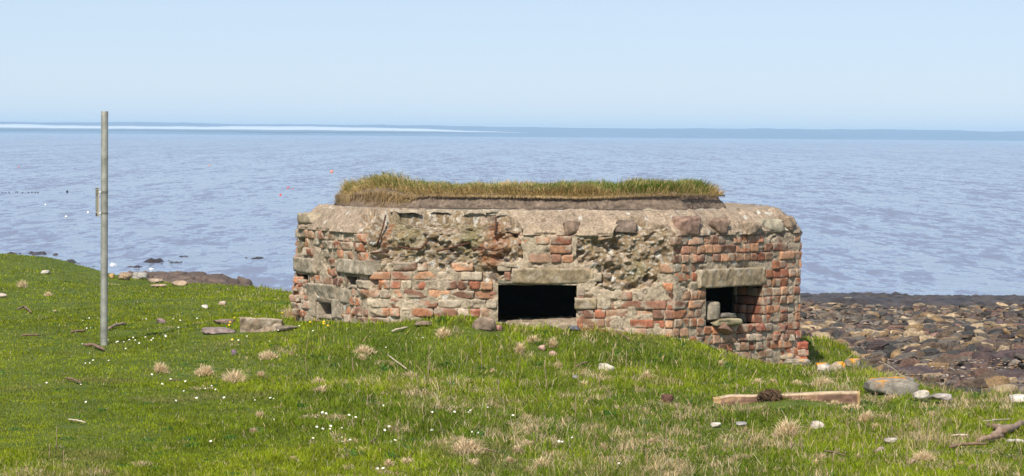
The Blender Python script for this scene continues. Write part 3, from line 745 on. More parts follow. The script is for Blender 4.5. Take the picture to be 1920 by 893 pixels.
V = np.stack([x, y, z], -1).reshape(-1, 3)-TO
link('earth', mk_mesh('earth', V, [gridfaces(NT, NRr)], np.clip(c, 0.01, 1).reshape(-1, 3), [M['soil']], True), turf)

# ---------------------------------------------------------------- grass blades
def blades(name, P, H, W, lean, C, droop=0.5, parent=None, off=(0, 0, 0), face=None):
    n = len(P); a = RS.uniform(0, 2*math.pi, n); la = RS.uniform(0, 2*math.pi, n) if face is None else face
    wv = np.stack([np.cos(a), np.sin(a), 0*a], -1)*W[:, None]/2
    wv[:, 1] *= 0.6
    ld = np.stack([np.cos(la), np.sin(la), 0*a], -1)
    mid = P+ld*(lean*H*0.35)[:, None]; mid[:, 2] += H*0.6
    tip = P+ld*(lean*H*(0.9+droop*0.4))[:, None]; tip[:, 2] += H*(1-0.35*np.clip(lean, 0, 1.6))
    V = np.stack([P-wv, P+wv, mid+wv*0.75, mid-wv*0.75, tip], 1).reshape(-1, 3)-np.array(off)
    b = np.arange(n)[:, None]*5
    Cc = np.repeat(C, 5, 0); 
    o = link(name, mk_mesh(name, V, [b+np.array([0, 1, 2, 3]), b+np.array([3, 2, 4])], Cc, [M['blade']], False), parent)
    return o
def straw_map(x, y):
    s = 0.8*fbm(x*1.1, y*0.8, 601, 4)+0.55*fbm(x*4.5, y*3.2, 611, 3)
    w = -0.19+0.13*ss(-2.2, -0.5, x+0.12*(y-20))*ss(26, 20, y)+0.03*ss(0.8, 2.0, x)+0.10*ss(17.6, 16.0, y+1.2*fbm(x*1.2, y, 9, 3))*np.maximum(ss(-1.5, -2.3, x), ss(0, 1.2, x))
    w = w+0.06*ss(30, 34, y)
    return s+w
STRAW_PATCH = [(540, 660, 60), (450, 700, 70), (350, 690, 50), (850, 740, 90), (700, 720, 80), (1000, 800, 100), (1150, 860, 120), (1350, 860, 130), (900, 850, 70), (1480, 850, 80), (1750, 860, 120), (1250, 780, 70), (1640, 800, 60), (100, 880, 110), (240, 885, 120), (1540, 690, 30), (1590, 720, 40), (30, 870, 60), (1100, 640, 60), (1450, 770, 80)]
SPX = [(ghit(x_, y_), r_) for x_, y_, r_ in STRAW_PATCH]
def straw_prob(x, y):
    s = straw_map(x, y); p = 0.10+0.75*ss(0.04, 0.28, s)
    for q, r_ in SPX:
        rw = r_/F*q[1]; p = p+0.40*np.exp(-((x-q[0])/rw)**2-((y-q[1])/(rw*3.0))**2)*ss(-0.25, 0.15, fbm(x*4, y*3, 621, 2))
    return np.clip(p, 0, 0.85)
def inside_pill(x, y, grow=0.0):
    r = np.ones(np.shape(x), bool)
    for i in range(NP):
        n = enorm(i); r &= ((x-POLY[i][0])*n[0]+(y-POLY[i][1])*n[1]) < grow
    return r
def make_field(N, y0, y1, pw):
    u = RS.uniform(0, 1, N); y = (y0**(1-pw)+(y1**(1-pw)-y0**(1-pw))*u)**(1/(1-pw))
    x = (RS.uniform(-1, 1, N)*0.235)*y
    s = edge_sd(x, y)+0.25*fbm(x*1.3, y*1.3, 61, 3)
    k = (s > -0.32+0.1*RS.uniform(-1, 1, N)) & ~inside_pill(x, y, 0.0); return x[k], y[k]
STB = [(885,596,928,620),(912,606,930,621),(926,612,942,621),(1065,612,1089,622),(1122,684,1152,697),(1073,706,1084,714),(1517,791,1546,805),(1658,823,1683,833),(1625,711,1722,742),(1528,686,1556,704),(1552,683,1584,700),(1584,674,1614,692),(1712,739,1742,754),(1738,747,1784,758),(1428,664,1488,682),(1465,679,1518,690),(1008,649,1023,659),(1028,660,1045,669),(1240,742,1262,757),(398,600,440,608),(378,617,442,627),(293,598,311,607),(450,597,528,624),(1333,795,1352,803),(1380,794,1400,800),(1702,864,1716,873),(1643,841,1660,851),(1850,800,1920,840),(128,792,160,800),(158,650,196,661),(124,714,152,725),(204,612,236,622),(1780,840,1850,847),(1843,792,1900,798),(1782,820,1816,826)]
FLAT = []
for (a_, b_, c_, d_) in STB:
    for f_ in np.linspace(0, 1, max(1, int((c_-a_)/18)+1)):
        g_ = ghit(a_+(c_-a_)*f_, d_); FLAT.append((g_[0], g_[1]-0.03, 0.09, 0.55))
for f_ in np.linspace(0, 1, 14):
    g_ = ghit(1338+274*f_, 759); FLAT.append((g_[0], g_[1]-0.05, 0.12, 0.6))
x, y = make_field(840000, 14.6, 46, 1.7)
z = height(x, y)
dn = fbm(x*1.6, y*1.3, 631, 4)
mown = ss(-0.4, -2.6, x+0.10*(y-20))*ss(15.6, 17.0, y+3.0*fbm(x*0.8, y*0.8, 5)+0.8*ss(-2.4, -1.0, x))   # short smooth sward at the left
mown = np.maximum(mown, 0.5*ss(26, 30, y))
sp0 = straw_prob(x, y)*(1-0.8*mown)*0.64
sf1, _b, sc_ = voro(x*5.5+0.6*fbm(x*5, y*5, 7), y*3.4, 681); clump = (sf1 < 0.50)*(sc_ < sp0*0.85)
sg1, _b, sg_ = voro(x*11+3, y*7.5, 685); clump = np.maximum(clump, 0.8*(sg1 < 0.5)*(sg_ < sp0*0.6))
sp = np.clip(0.04+0.30*sp0+0.72*clump, 0, 0.95)
isdry = RS.uniform(0, 1, len(x)) < sp
dryclump = ss(0.05, 0.3, fbm(x*7, y*6, 641, 3))
H = (0.034+0.05*RS.uniform(0, 1, len(x))**2)*(0.75+1.6*np.clip(dn+0.1, 0, 0.5))
H = 0.84*H*(1-0.5*mown)*(1+0.5*isdry*(1-mown))
H = H*(1+0.5*ss(0.5, 0.1, edge_sd(x, y)))
for (qx, qy, qr, qk) in FLAT:
    H = H*(1-qk*np.exp(-(((x-qx)/qr)**2+((y-qy)/(qr*1.6))**2)**2))
W = (0.0032+0.0025*RS.uniform(0, 1, len(x)))*(y/18)**0.8*np.where(isdry, 0.8, 1.1)
lean = np.abs(RS.normal(0.65, 0.45, len(x)))*(1+0.5*isdry)
z = z+0.022*clump*np.clip(1-1.8*sf1, 0, 1)*RS.uniform(0, 1, len(x)); H = H*(1-0.25*clump)
tf1, tf2, tcc = voro(x*8+0.5*fbm(x*4, y*4, 3), y*5.5, 671)               # tufts: taller heart, blades leaning out
H = H*(1+(1-0.6*mown)*(0.75*np.clip(0.55-tf1, 0, 1)*2*(0.4+1.2*tcc)-0.25))*(1+0.9*(RS.uniform(0, 1, len(x)) < 0.02)*(1-mown))
g1 = np.array([0.225, 0.295, 0.006]); g2 = np.array([0.082, 0.155, 0.004]); g3 = np.array([0.40, 0.40, 0.06])
t = RS.uniform(0, 1, len(x))[:, None]; n_ = np.clip(fbm(x*0.9, y*0.6, 651, 5)*3.0+0.5, 0, 1)[:, None]
C = (g1*n_+g2*(1-n_))*(1-0.35*t)+g3*0.35*t
ml = (0.25+0.5*vn(x*1.2, y*0.5, 661))[:, None]*mown[:, None]; C = C*(1-ml)+np.array([0.215, 0.245, 0.008])*ml
D1 = np.array([0.64, 0.48, 0.27]); D2 = np.array([0.46, 0.32, 0.17]); D3 = np.array([0.22, 0.22, 0.06])
q = RS.uniform(0, 1, len(x))[:, None]; Cd = np.where(q < 0.45, D1, np.where(q < 0.75, D2, D3))
C = C*(0.72+0.56*tcc)[:, None]
wd1, _b, wcc = voro(x*4.5, y*3.5, 691); ros = (wd1 < 0.22)*(wcc > 0.86)
C = np.where(ros[:, None] > 0, np.array([0.075, 0.17, 0.03]), C); isdry = isdry & ~(ros > 0)
wear_ = (np.clip(fbm(x*1.7, y*1.1, 695, 4)-0.16, 0, 1)*3.0)[:, None]; C = C*(1-wear_)+np.array([0.26, 0.22, 0.09])*wear_
Cd = np.where((RS.uniform(0, 1, len(x)) < 0.25)[:, None], np.array([0.62, 0.52, 0.36]), Cd)
C = np.where(isdry[:, None], Cd, C)*RS.uniform(0.7, 1.3, (len(x), 1))
g = blades('grass', np.stack([x, y, z-0.004], -1), H*(1-0.3*ros), W*(1+1.6*ros), lean*(1+0.6*ros), np.clip(C, 0.005, 0.8))
tag(g, 'short green grass with straw coloured dead blades over the headland', 'grass', kind='stuff')

# roof grass (part of the turf mound)
n = 42000; tt = RS.uniform(0, 2*math.pi, n); rr_ = np.sqrt(RS.uniform(0.0, 1.06, n)); Rm = turf_R(tt)
front = RS.uniform(0, 1, n) < 0.7; rr_ = np.where(front, RS.uniform(0.84, 1.02, n), rr_); rr_ = np.minimum(rr_, 1.035)
x = TC[0]+np.cos(tt)*Rm*rr_; y = TC[1]+np.sin(tt)*Rm*rr_
px = 960+F*x/26.3; left = ss(790, 740, px)
kz = np.where(rr_ > 0.9, np.cos(np.clip((rr_-0.89)/0.11, 0, 1)*math.pi/2*0.42), 1.0)
over = rr_ > 1.0
drop = np.where(over, RS.uniform(0, 1, n)*(0.12+0.98*left), 0)
z = ZR+turf_top(x, y)*np.clip(kz*(1-drop), 0.03, 1)
hz_ = (0.018+0.065*RS.uniform(0, 1, n)**2.0)*(0.4+1.4*vn(x*6, y*6, 705))*(1-0.1*left)*(1+0.35*left)*np.where(over, 0.6, 1.0)
dry = RS.uniform(0, 1, n) < np.clip(0.50+0.2*left-0.16*ss(1000, 1150, px)+0.5*ss(0.93, 1.0, rr_)+1.6*fbm(x*2.5, y*2.5, 701, 4), 0.12, 0.95)
C = np.where(dry[:, None], np.where(RS.uniform(0, 1, (n, 1)) < 0.5, [[0.60, 0.45, 0.20]], [[0.42, 0.30, 0.13]]), np.array([[0.14, 0.20, 0.03]]))*RS.uniform(0.7, 1.3, (n, 1))
face = np.where(RS.uniform(0, 1, n) < 0.65, tt+RS.normal(0, 0.6, n), RS.uniform(0, 6.28, n))
blades('grass', np.stack([x, y, z], -1), hz_, np.full(n, 0.005), np.abs(RS.normal(0.9, 0.5, n))*(1+1.0*over), np.clip(C, 0.01, 1), parent=turf, off=TO, face=face)
# straw hanging over the earth edge
n = 9000; tt = RS.uniform(math.pi, 2*math.pi, n); Rm = turf_R(tt); x = TC[0]+np.cos(tt)*Rm*1.02; y = TC[1]+np.sin(tt)*Rm*1.02
px = 960+F*x/26.3; lf = ss(800, 740, px)
kp_ = RS.uniform(0, 1, n) < 0.45+0.55*lf
x = x[kp_]; y = y[kp_]; px = px[kp_]; lf = lf[kp_]; tt = tt[kp_]; n = len(x)
z = ZR+turf_top(x, y)*np.clip(0.80*(1-RS.uniform(0, 1, n)**2*(0.10+0.9*lf)), 0.02, 1)
L = RS.uniform(0.006, 0.026, n)*(1+2.2*lf); la = tt+RS.normal(0, 0.35, n)
P = np.stack([x, y, z], -1); tip = P+np.stack([np.cos(la)*0.025, np.sin(la)*0.025, -L], -1); mid = P+np.stack([np.cos(la)*0.028, np.sin(la)*0.028, -L*0.2], -1)
tip[:, 2] = np.maximum(tip[:, 2], ZR+0.004)
wv = np.stack([np.sin(tt), -np.cos(tt), 0*tt], -1)*0.0022
V = np.stack([P-wv, P+wv, mid+wv, mid-wv, tip], 1).reshape(-1, 3)-TO; b = np.arange(n)[:, None]*5
Cc = np.repeat(np.array([[0.50, 0.37, 0.19]])*RS.uniform(0.6, 1.25, (n, 1)), 5, 0)
link('hanging_straw', mk_mesh('hanging_straw', V, [b+np.array([0, 1, 2, 3]), b+np.array([3, 2, 4])], Cc, [M['blade']]), turf)

# ---------------------------------------------------------------- straw tussocks
def tussock(label, px, py, wpx, hpx, n=260, col=(0.50, 0.37, 0.22), group=None):
    p = ghit(px, py); k = p[1]/F; w_ = wpx*k/2; h_ = hpx*k
    r = RS.uniform(0, 1, n)**0.6; a = RS.uniform(0, 2*math.pi, n)
    rag = 0.45+1.1*vn(a*1.6+px, a*0+py, 17)
    x = p[0]+r*np.cos(a)*w_*0.75*rag; y = p[1]+r*np.sin(a)*w_*0.9*rag; z = height(x, y)+h_*0.6*(1-r**2)*RS.uniform(0.2, 1, n)
    P = np.stack([x, y, z], -1); face = a+RS.normal(0, 1.1, n)
    C = np.array(col)*RS.uniform(0.7, 1.15, (n, 1))
    o = blades('dry_tussock', P, h_*RS.uniform(0.4, 1.15, n)*(1-0.45*r**2)*0.8, np.full(n, 0.0045), np.abs(RS.normal(0.9, 0.5, n))+0.4*r, np.clip(C, 0, 1), off=p, face=face)
    o.location = tuple(map(float, p)); tag(o, label, 'dry grass tuft', group or 'straw coloured tufts in the turf')
TUS = [(41, 540, 22, 16, 'pale straw tuft near the left edge by the sea'), (90, 556, 16, 10, 'small straw tuft right of the leftmost pale tuft'), (830, 632, 30, 18, 'straw tuft just left of the wide gun slit'),
       (502, 672, 46, 14, 'low spread straw tuft below the left corner of the pillbox'), (682, 665, 42, 18, 'straw tuft below the left end of the front wall'), (1478, 822, 56, 36, 'largest rounded straw tuft, below the timber beam'),
       (975, 663, 16, 22, 'narrow straw tuft beside two pinkish stones'), (1000, 645, 30, 16, 'straw tuft above two pinkish stones'), (1036, 652, 18, 20, 'straw tuft behind the right one of two pinkish stones'),
       (1212, 712, 22, 16, 'straw tuft below the right part of the front wall'), (1095, 728, 14, 14, 'small straw tuft below the round grey pebble'), (875, 850, 70, 30, 'wide straw tuft low in the middle of the grass'),
       (1020, 880, 40, 24, 'straw tuft at the bottom middle edge'), (545, 598, 30, 26, 'straw tuft growing against the left foot of the pillbox'), (1623, 795, 34, 24, 'straw tuft right of the beam, below its end'),
       (1495, 724, 20, 12, 'small straw tuft above the middle of the beam'), (1450, 723, 16, 14, 'narrow straw tuft above the left half of the beam'), (1420, 722, 22, 12, 'leaning straw tuft behind the beam'), (1540, 728, 50, 22, 'straw tuft between beam end and lichen stones'),
       (440, 718, 40, 26, 'straw tuft in the long dry patch left of centre'), (385, 705, 40, 22, 'straw tuft at the left end of the dry patch'), (300, 700, 30, 20, 'straw tuft right below the metal post'),
       (1730, 868, 40, 24, 'straw tuft at the bottom right'), (1600, 768, 40, 10, 'low straw tuft under the right end of the beam'), (1110, 622, 60, 10, 'mat of dead yellow grass on the right of the wide slit sill'), (1165, 622, 60, 10, 'mat of dead yellow grass along the wall foot')]
for (x_, y_, w_, h_, lb) in TUS:
    tussock(lb, x_, y_, w_*1.15, h_, int(110+w_*7), (0.50, 0.34, 0.15) if 'mat' in lb else (0.86, 0.68, 0.44))

rq = random.Random(5)
for k in range(44):
    x_ = rq.uniform(470, 1900); y_ = rq.uniform(660, 885) if x_ < 1500 else rq.uniform(735, 885)
    tussock('small scruffy straw tuft among the rough grass of the foreground', x_, y_, rq.uniform(12, 34), rq.uniform(8, 16), 150, (0.80, 0.62, 0.40), 'small straw tufts scattered in the rough grass')
# ---------------------------------------------------------------- stones lying in the grass
ST = [
 ('flat_stone', 'long thin flat stone left of the concrete slab', (398, 600, 440, 608), (0.24, 0.17, 0.14), 41, {}),
 ('flat_stone', 'flat greyish pink stone below and left of the concrete slab', (378, 617, 442, 627), (0.27, 0.21, 0.19), 42, {}),
 ('flat_stone', 'thin stone lying under the straw tuft at the left foot of the pillbox', (518, 612, 560, 622), (0.26, 0.21, 0.17), 43, {}),
 ('stone', 'brown block of stone left of the wide gun slit', (885, 596, 928, 620), (0.27, 0.20, 0.15), 44, dict(ang=0.8)),
 ('stone', 'tan stone leaning on the brown block by the wide slit', (912, 606, 930, 621), (0.36, 0.23, 0.14), 45, {}),
 ('stone', 'small pink stone right of the brown block by the wide slit', (926, 612, 942, 621), (0.42, 0.22, 0.19), 46, {}),
 ('slate', 'dark blue grey slate below the right end of the slit', (1065, 612, 1089, 622), (0.13, 0.13, 0.16), 47, dict(ang=0.9)),
 ('stone', 'white stone in the grass below the front wall', (1122, 684, 1152, 697), (0.62, 0.56, 0.46), 48, {}),
 ('pebble', 'round grey pebble left of the white stone', (1073, 706, 1084, 714), (0.25, 0.23, 0.23), 49, {}),
 ('stone', 'whitish stone lying below the right end of the beam', (1517, 791, 1546, 805), (0.55, 0.46, 0.40), 50, {}),
 ('pebble', 'smooth grey oval pebble in the right foreground', (1658, 823, 1683, 833), (0.34, 0.30, 0.26), 51, dict(ang=0.2)),
 ('boulder', 'large grey boulder crusted with orange lichen at the edge of the grass', (1625, 711, 1722, 742), (0.27, 0.24, 0.20), 52, dict(lichen=0.16)),
 ('stone', 'white stone with orange lichen, left of the lichen cluster', (1528, 686, 1556, 704), (0.50, 0.44, 0.38), 53, dict(lichen=0.18)),
 ('stone', 'middle orange lichened stone above the beam end', (1552, 683, 1584, 700), (0.48, 0.40, 0.32), 54, dict(lichen=0.30)),
 ('stone', 'orange lichened stone at the right of the cluster above the beam', (1584, 674, 1614, 692), (0.32, 0.27, 0.22), 55, dict(lichen=0.24)),
 ('stone', 'small white and orange stone right of the lichened boulder', (1712, 739, 1742, 754), (0.55, 0.50, 0.42), 56, dict(lichen=0.14)),
 ('flat_stone', 'flat grey stone right of the small white and orange one', (1738, 747, 1784, 758), (0.34, 0.30, 0.27), 57, {}),
 ('stone', 'buff stone against the right foot of the pillbox', (1428, 664, 1488, 682), (0.36, 0.29, 0.21), 58, dict(lichen=0.03)),
 ('flat_stone', 'low mottled stone just right of the pillbox foot', (1465, 679, 1518, 690), (0.38, 0.33, 0.27), 59, dict(lichen=0.06)),
 ('stone', 'left one of two pinkish stones in the straw', (1008, 649, 1023, 659), (0.42, 0.28, 0.22), 60, {}),
 ('stone', 'right one of two pinkish stones in the straw', (1028, 660, 1045, 669), (0.43, 0.28, 0.22), 61, {}),
 ('stone', 'dark reddish brown lump in the grass below the right wall', (1240, 742, 1262, 757), (0.14, 0.07, 0.05), 62, {}),
 ('boulder', 'grey rounded boulder on the turf edge right of the metal post', (247, 511, 277, 525), (0.36, 0.34, 0.31), 63, dict(ang=0.2)),
 ('boulder', 'pinkish tan boulder left of the grey one on the turf edge', (221, 512, 247, 526), (0.40, 0.28, 0.19), 64, {}),
 ('stone', 'ochre stone on the turf edge beside the post', (204, 512, 214, 523), (0.40, 0.26, 0.12), 65, {}),
 ('flat_stone', 'flat tan stone right of the grey rounded boulder', (279, 522, 305, 531), (0.40, 0.31, 0.23), 66, {}),
 ('flat_stone', 'thin pinkish slab below the flat tan stone', (283, 534, 314, 540), (0.42, 0.31, 0.22), 67, {}),
 ('flat_stone', 'low tan stone on the turf edge under the shore rocks', (322, 527, 352, 536), (0.38, 0.28, 0.20), 68, {}),
 ('stone', 'purplish stone in the grass between post and slab', (293, 598, 311, 607), (0.25, 0.18, 0.17), 69, {}),
 ('pebble', 'small white pebble in the grass left of the pillbox', (378, 573, 390, 580), (0.55, 0.50, 0.44), 70, {}),
 ('pebble', 'small buff pebble right of the small white one', (410, 566, 424, 573), (0.42, 0.33, 0.26), 71, {}),
 ('pebble', 'pale pink pebble cut by the left edge', (-6, 551, 13, 558), (0.52, 0.42, 0.36), 72, {}),
 ('pebble', 'white pebble on the mound at far left', (77, 508, 93, 514), (0.55, 0.50, 0.45), 73, {}),
 ('pebble', 'pinkish pebble low in the right foreground', (1702, 864, 1716, 873), (0.42, 0.28, 0.22), 74, {}),
 ('pebble', 'purple pink pebble left of the fallen twigs at lower right', (1643, 841, 1660, 851), (0.38, 0.28, 0.26), 75, {}),
 ('pebble', 'white pebble left below the beam', (1333, 795, 1352, 803), (0.50, 0.45, 0.40), 76, {}),
 ('pebble', 'grey pebble under the left half of the beam', (1380, 794, 1400, 800), (0.32, 0.30, 0.29), 77, {}),
 ('flat_stone', 'white stone at the right edge of the shore', (1893, 742, 1930, 756), (0.62, 0.58, 0.50), 78, {}),
 ('pebble', 'violet pebble in the short grass left of the dry patch', (433, 657, 444, 666), (0.24, 0.17, 0.22), 79, {}),
 ('flat_stone', 'brown flat stone at the foot of the wall left of the slit', (776, 607, 812, 614), (0.25, 0.18, 0.14), 80, {}),
 ('pebble', 'pale pebble between two sticks at far right', (1862, 798, 1878, 806), (0.40, 0.32, 0.26), 81, {}),
]
for nm, lb, bx, c_, sd_, kw in ST:
    put_rock(nm, lb, 'pebble' if nm == 'pebble' else ('boulder' if nm == 'boulder' else 'stone'), bx, c_, seed=sd_, rz=(sd_*0.7) % 0.5-0.25, **kw)

# ---------------------------------------------------------------- concrete slab by the left corner
def slab(name, label, pxs, ytop, ybot, dep, col, cat):
    a = ghit((pxs[0]+pxs[1])/2, ybot); d = a[1]; A = at(pxs[0], ybot, d); Bp = at(pxs[1], ybot, d); h = (ybot-ytop)/F*d
    S = Bricks(); ax = (Bp-A); L = np.linalg.norm(ax); ax /= L; up = np.array([0, 0.30, 0.954]); out = np.cross(ax, up)
    org = np.zeros(3)-up*0.05
    S.add(org, ax, up, out, L, h+0.05, dep, np.array(col), 3.0, 30, 14)
    S.add(org+up*(h+0.045), ax, -out, up, L, dep, h, np.array(col)*1.1, 2.4, 30, 12)
    o = link(name, mk_mesh(name, np.concatenate(S.V), S.F_q(), np.concatenate(S.C), [M['lintel']]), None, tuple(map(float, A)))
    tag(o, label, cat); return o
slab('concrete_slab', 'brown tilted concrete slab in the grass at the left foot of the pillbox', (450, 528), 597, 624, 0.16, (0.25, 0.19, 0.135), 'slab')

# ---------------------------------------------------------------- driftwood beam
p0 = ghit(1338, 757); p1 = ghit(1612, 759)
ax = p1-p0; ax[2] = (p1[2]-p0[2])*0.6; L = np.linalg.norm(ax); ax /= L
beam = empty('timber_beam', tuple(map(float, p0))); tag(beam, 'long weathered square timber beam lying in the grass, sunlit top painted paler', 'beam')
up = np.array([0, 0, 1.0]); out = np.cross(ax, up)
ns = 220; prof2 = [(-0.004, -0.3), (0.0, 0.0), (0.0, 0.2), (0.0, 0.4), (0.0, 0.6), (0.0, 0.8), (0.0, 0.93), (0.006, 1.0), (0.06, 1.0), (0.11, 1.0), (0.115, 0.9), (0.115, 0.0)]
V = []; C = []
for k in range(ns):
    t = k/(ns-1); e = 1-ss(0.16, 0.0, np.array(t))*0.85; hh = (0.066+0.030*ss(0.25, 0.95, np.array(t)))*float(0.35+0.65*ss(0.0, 0.13, np.array(t)))
    for (dd, hv) in prof2:
        wob = 0.006*float(fbm(np.array(t*26+hv*9), np.array(dd*50+hv*3), 801, 3)); 
        p = ax*L*t+up*(hv*hh-0.01+0.02*(1-float(ss(0, .13, np.array(t)))))-out*(dd)+out*wob+up*wob*0.5
        V.append(p)
        top = hv >= 0.93 and dd < 0.113
        f = float(fbm(np.array(t*14), np.array(hv*9+dd*60), 811, 4))
        c_ = np.array([0.50, 0.38, 0.25])*(1+0.7*f) if top else np.array([0.21, 0.12, 0.085])*(1+1.6*f)  # sunlit top put into the colour, paler than the front
        if not top and hv < 0.93 and float(fbm(np.array(t*9), np.array(hv*1.5), 821, 2)) > 0.18: c_ = np.array([0.30, 0.18, 0.11])*(1+0.6*f)
        if t > 0.985 or t < 0.05: c_ = np.array([0.40, 0.26, 0.12])
        C.append(c_)
npf = len(prof2)
me = mk_mesh('timber', np.array(V), [gridfaces(ns, npf), ], np.clip(np.array(C), 0.01, 1), [M['wood_front']])
link('timber', me, beam)
bmc = bmesh.new(); 
for k in (0, ns-1):
    vs = [bmc.verts.new(tuple(map(float, V[k*npf+j]))) for j in range(npf)]; bmc.faces.new(vs)
me = bpy.data.meshes.new('cut_end'); bmc.to_mesh(me); bmc.free(); me.materials.append(mat('sawn_end', (0.45, 0.27, 0.10), nscale=40, namt=0.3)); link('cut_end', me, beam)
q = p0+ax*L*0.385
root = link('seaweed_clump', rock_mesh('seaweed_clump', (0.155, 0.14, 0.12), 91, M['stone_attr'], (0.10, 0.06, 0.035), sub=4, ang=0.1), None, tuple(map(float, q+up*0.05+out*0.005)))
tag(root, 'dark brown matted clump of dried seaweed draped over the beam', 'seaweed')
mh = []
for k in range(70):
    a = random.uniform(0, 6.28); b_ = random.uniform(-0.6, 1.2); s_ = np.array([0.07*math.cos(a)*math.cos(b_), 0.06*math.sin(a)*math.cos(b_), 0.055*math.sin(b_)])
    mh.append(([s_, s_*1.25+np.array([random.uniform(-.02, .03), random.uniform(-.02, 0), -0.01]), s_*1.3+np.array([random.uniform(-.03, .05), -0.01, -0.045])], 0.003))
link('frond', tube_mesh('frond', mh, mat('dried_seaweed', (0.12, 0.07, 0.04), nscale=30, namt=0.5)), root)

# ---------------------------------------------------------------- sticks and driftwood
def stick(name, label, pts, rpx, m, cat='stick', group=None, lift=0.012):
    P = []
    for (x_, y_) in pts: P.append(ghit(x_, y_)+np.array([0, 0, lift+0.01]))
    o0 = P[0].copy(); k = P[0][1]/F; n = 9; Q = []
    for s_ in np.linspace(0, 1, n):
        f = s_*(len(P)-1); i_ = min(int(f), len(P)-2); t_ = f-i_; q = P[i_]*(1-t_)+P[i_+1]*t_-o0
        q = q+np.array([0, 0, 0.25*rpx*k*random.uniform(-1, 1)+0.5*rpx*k*math.sin(s_*3.1)]); Q.append(q)
    rad = [rpx*k*(0.75+0.4*random.random())*(1-0.75*abs(s_-0.45)**2) for s_ in np.linspace(0, 1, n)]
    o = link(name, tube_mesh(name, [(Q, rad)], m), None, tuple(map(float, o0))); tag(o, label, cat, group); return o
stick('stick', 'bleached white stick on the smooth grass at lower left', [(128, 794), (160, 799)], 2.0, M['wood_pale'])
stick('driftwood', 'brown piece of driftwood at the foot of the metal post', [(158, 652), (175, 654), (196, 661)], 3.2, M['wood_brown'], 'driftwood')
stick('driftwood', 'curved brownish branch right of the post foot', [(204, 621), (220, 615), (236, 612)], 3.0, mat('greyed_wood', (0.30, 0.22, 0.17), nscale=30, namt=0.4), 'driftwood')
stick('driftwood', 'dark flat piece of wood left of the post', [(133, 628), (160, 625)], 2.4, M['wood_brown'], 'driftwood')
stick('stick', 'brown stick in the smooth grass below the post', [(124, 715), (138, 719), (152, 724)], 2.2, M['wood_brown'])
stick('stick', 'thin twig beside the dry patch, lying level', [(316, 719), (338, 719)], 1.2, M['wood_brown'])
stick('stick', 'greyish twig left of the driftwood in the far left grass', [(40, 634), (74, 633)], 1.8, M['wood_brown'])
stick('stick', 'reddish scrap of wood in the left grass near the shore', [(34, 583), (46, 581), (58, 589)], 2.2, M['wood_brown'])
stick('driftwood', 'thick grey brown log running off the right edge', [(1862, 828), (1890, 818), (1935, 802)], 9, mat('log_bark', (0.28, 0.20, 0.15), nscale=20, namt=0.4, bump=0.6, bscale=20), 'log', lift=0.02)
stick('driftwood', 'short rounded brown log lying across the thick log', [(1853, 812), (1885, 824)], 7, M['wood_brown'], 'log', lift=0.03)
stick('driftwood', 'broken plank under the two logs', [(1832, 834), (1880, 826)], 6, mat('plank_wood', (0.30, 0.20, 0.14), nscale=20, namt=0.4), 'log', lift=0.01)
stick('driftwood', 'grey flat driftwood below the logs at the right edge', [(1888, 834), (1930, 838)], 4, mat('grey_wood', (0.42, 0.39, 0.36), nscale=20, namt=0.3), 'driftwood')
stick('driftwood', 'flat brown driftwood left of the logs', [(1780, 846), (1812, 842), (1850, 840)], 3.6, M['wood_brown'], 'driftwood')
stick('stick', 'pale straight stick above the logs', [(1843, 797), (1900, 793)], 2.0, M['wood_pale'])
stick('stick', 'pale short stick left of the broken plank', [(1782, 824), (1816, 824)], 2.2, M['wood_pale'])
stick('stick', 'pale stick on the turf at the far left of the wall foot', [(735, 627), (764, 620)], 2.4, M['wood_pale'])
stick('stick', 'slanting brown stick in the middle of the grass', [(727, 672), (745, 686), (762, 698)], 1.4, M['wood_pale'])
stick('stick', 'dark twig in the lower middle grass', [(693, 838), (707, 829)], 1.6, M['wood_brown'])
stick('stick', 'forked twig at the right of the lower grass', [(1545, 853), (1562, 856), (1585, 862)], 2.2, M['wood_brown'])
stick('stick', 'pinkish root scrap left of the white stone', [(1080, 693), (1092, 688), (1101, 686)], 2.2, M['wood_brown'])
stick('stick', 'short brown stick below the foot of the right wall', [(1156, 627), (1180, 642)], 1.4, M['wood_brown'])
stick('stick', 'thin brown twig right below the centre of the grass', [(874, 850), (912, 851), (930, 855)], 1.6, M['wood_brown'])
# arching dead stalk on the beach edge
a0 = ghit(1688, 716); pts = [np.zeros(3), at(1690, 704, a0[1])-a0, at(1676, 692, a0[1])-a0, at(1660, 682, a0[1])-a0, at(1648, 678, a0[1])-a0]
o = link('dead_stalk', tube_mesh('dead_stalk', [(pts, 0.005, 0.5)], M['wood_pale']), None, tuple(map(float, a0))); tag(o, 'tall pale stalk arching over the shore above the lichened boulder', 'dead stalk')

# upright dead stems
STEMS = [(802, 717, 70), (904, 698, 58), (969, 708, 28), (1026, 740, 65), (1174, 702, 44), (1079, 789, 45), (1026, 822, 42), (1110, 867, 60), (1247, 852, 58), (1271, 781, 22), (1123, 732, 32),
         (1329, 698, 34), (1380, 755, 36), (1638, 765, 30), (1736, 832, 62), (1758, 836, 44), (1673, 820, 36), (1454, 836, 28), (1505, 856, 38), (1483, 848, 46), (1438, 797, 32), (1375, 809, 24), (1310, 817, 26),
         (1586, 805, 20), (1796, 876, 34), (1833, 890, 32), (1912, 884, 36), (1859, 872, 20), (572, 672, 50), (618, 690, 26), (662, 700, 30), (805, 700, 30), (780, 745, 36), (845, 740, 26), (935, 745, 34),
         (106, 842, 42), (93, 862, 30), (120, 880, 36), (575, 710, 40), (1640, 850, 34), (1700, 880, 40), (1560, 880, 30), (1210, 870, 30), (1170, 800, 24), (690, 770, 30), (745, 840, 36)]
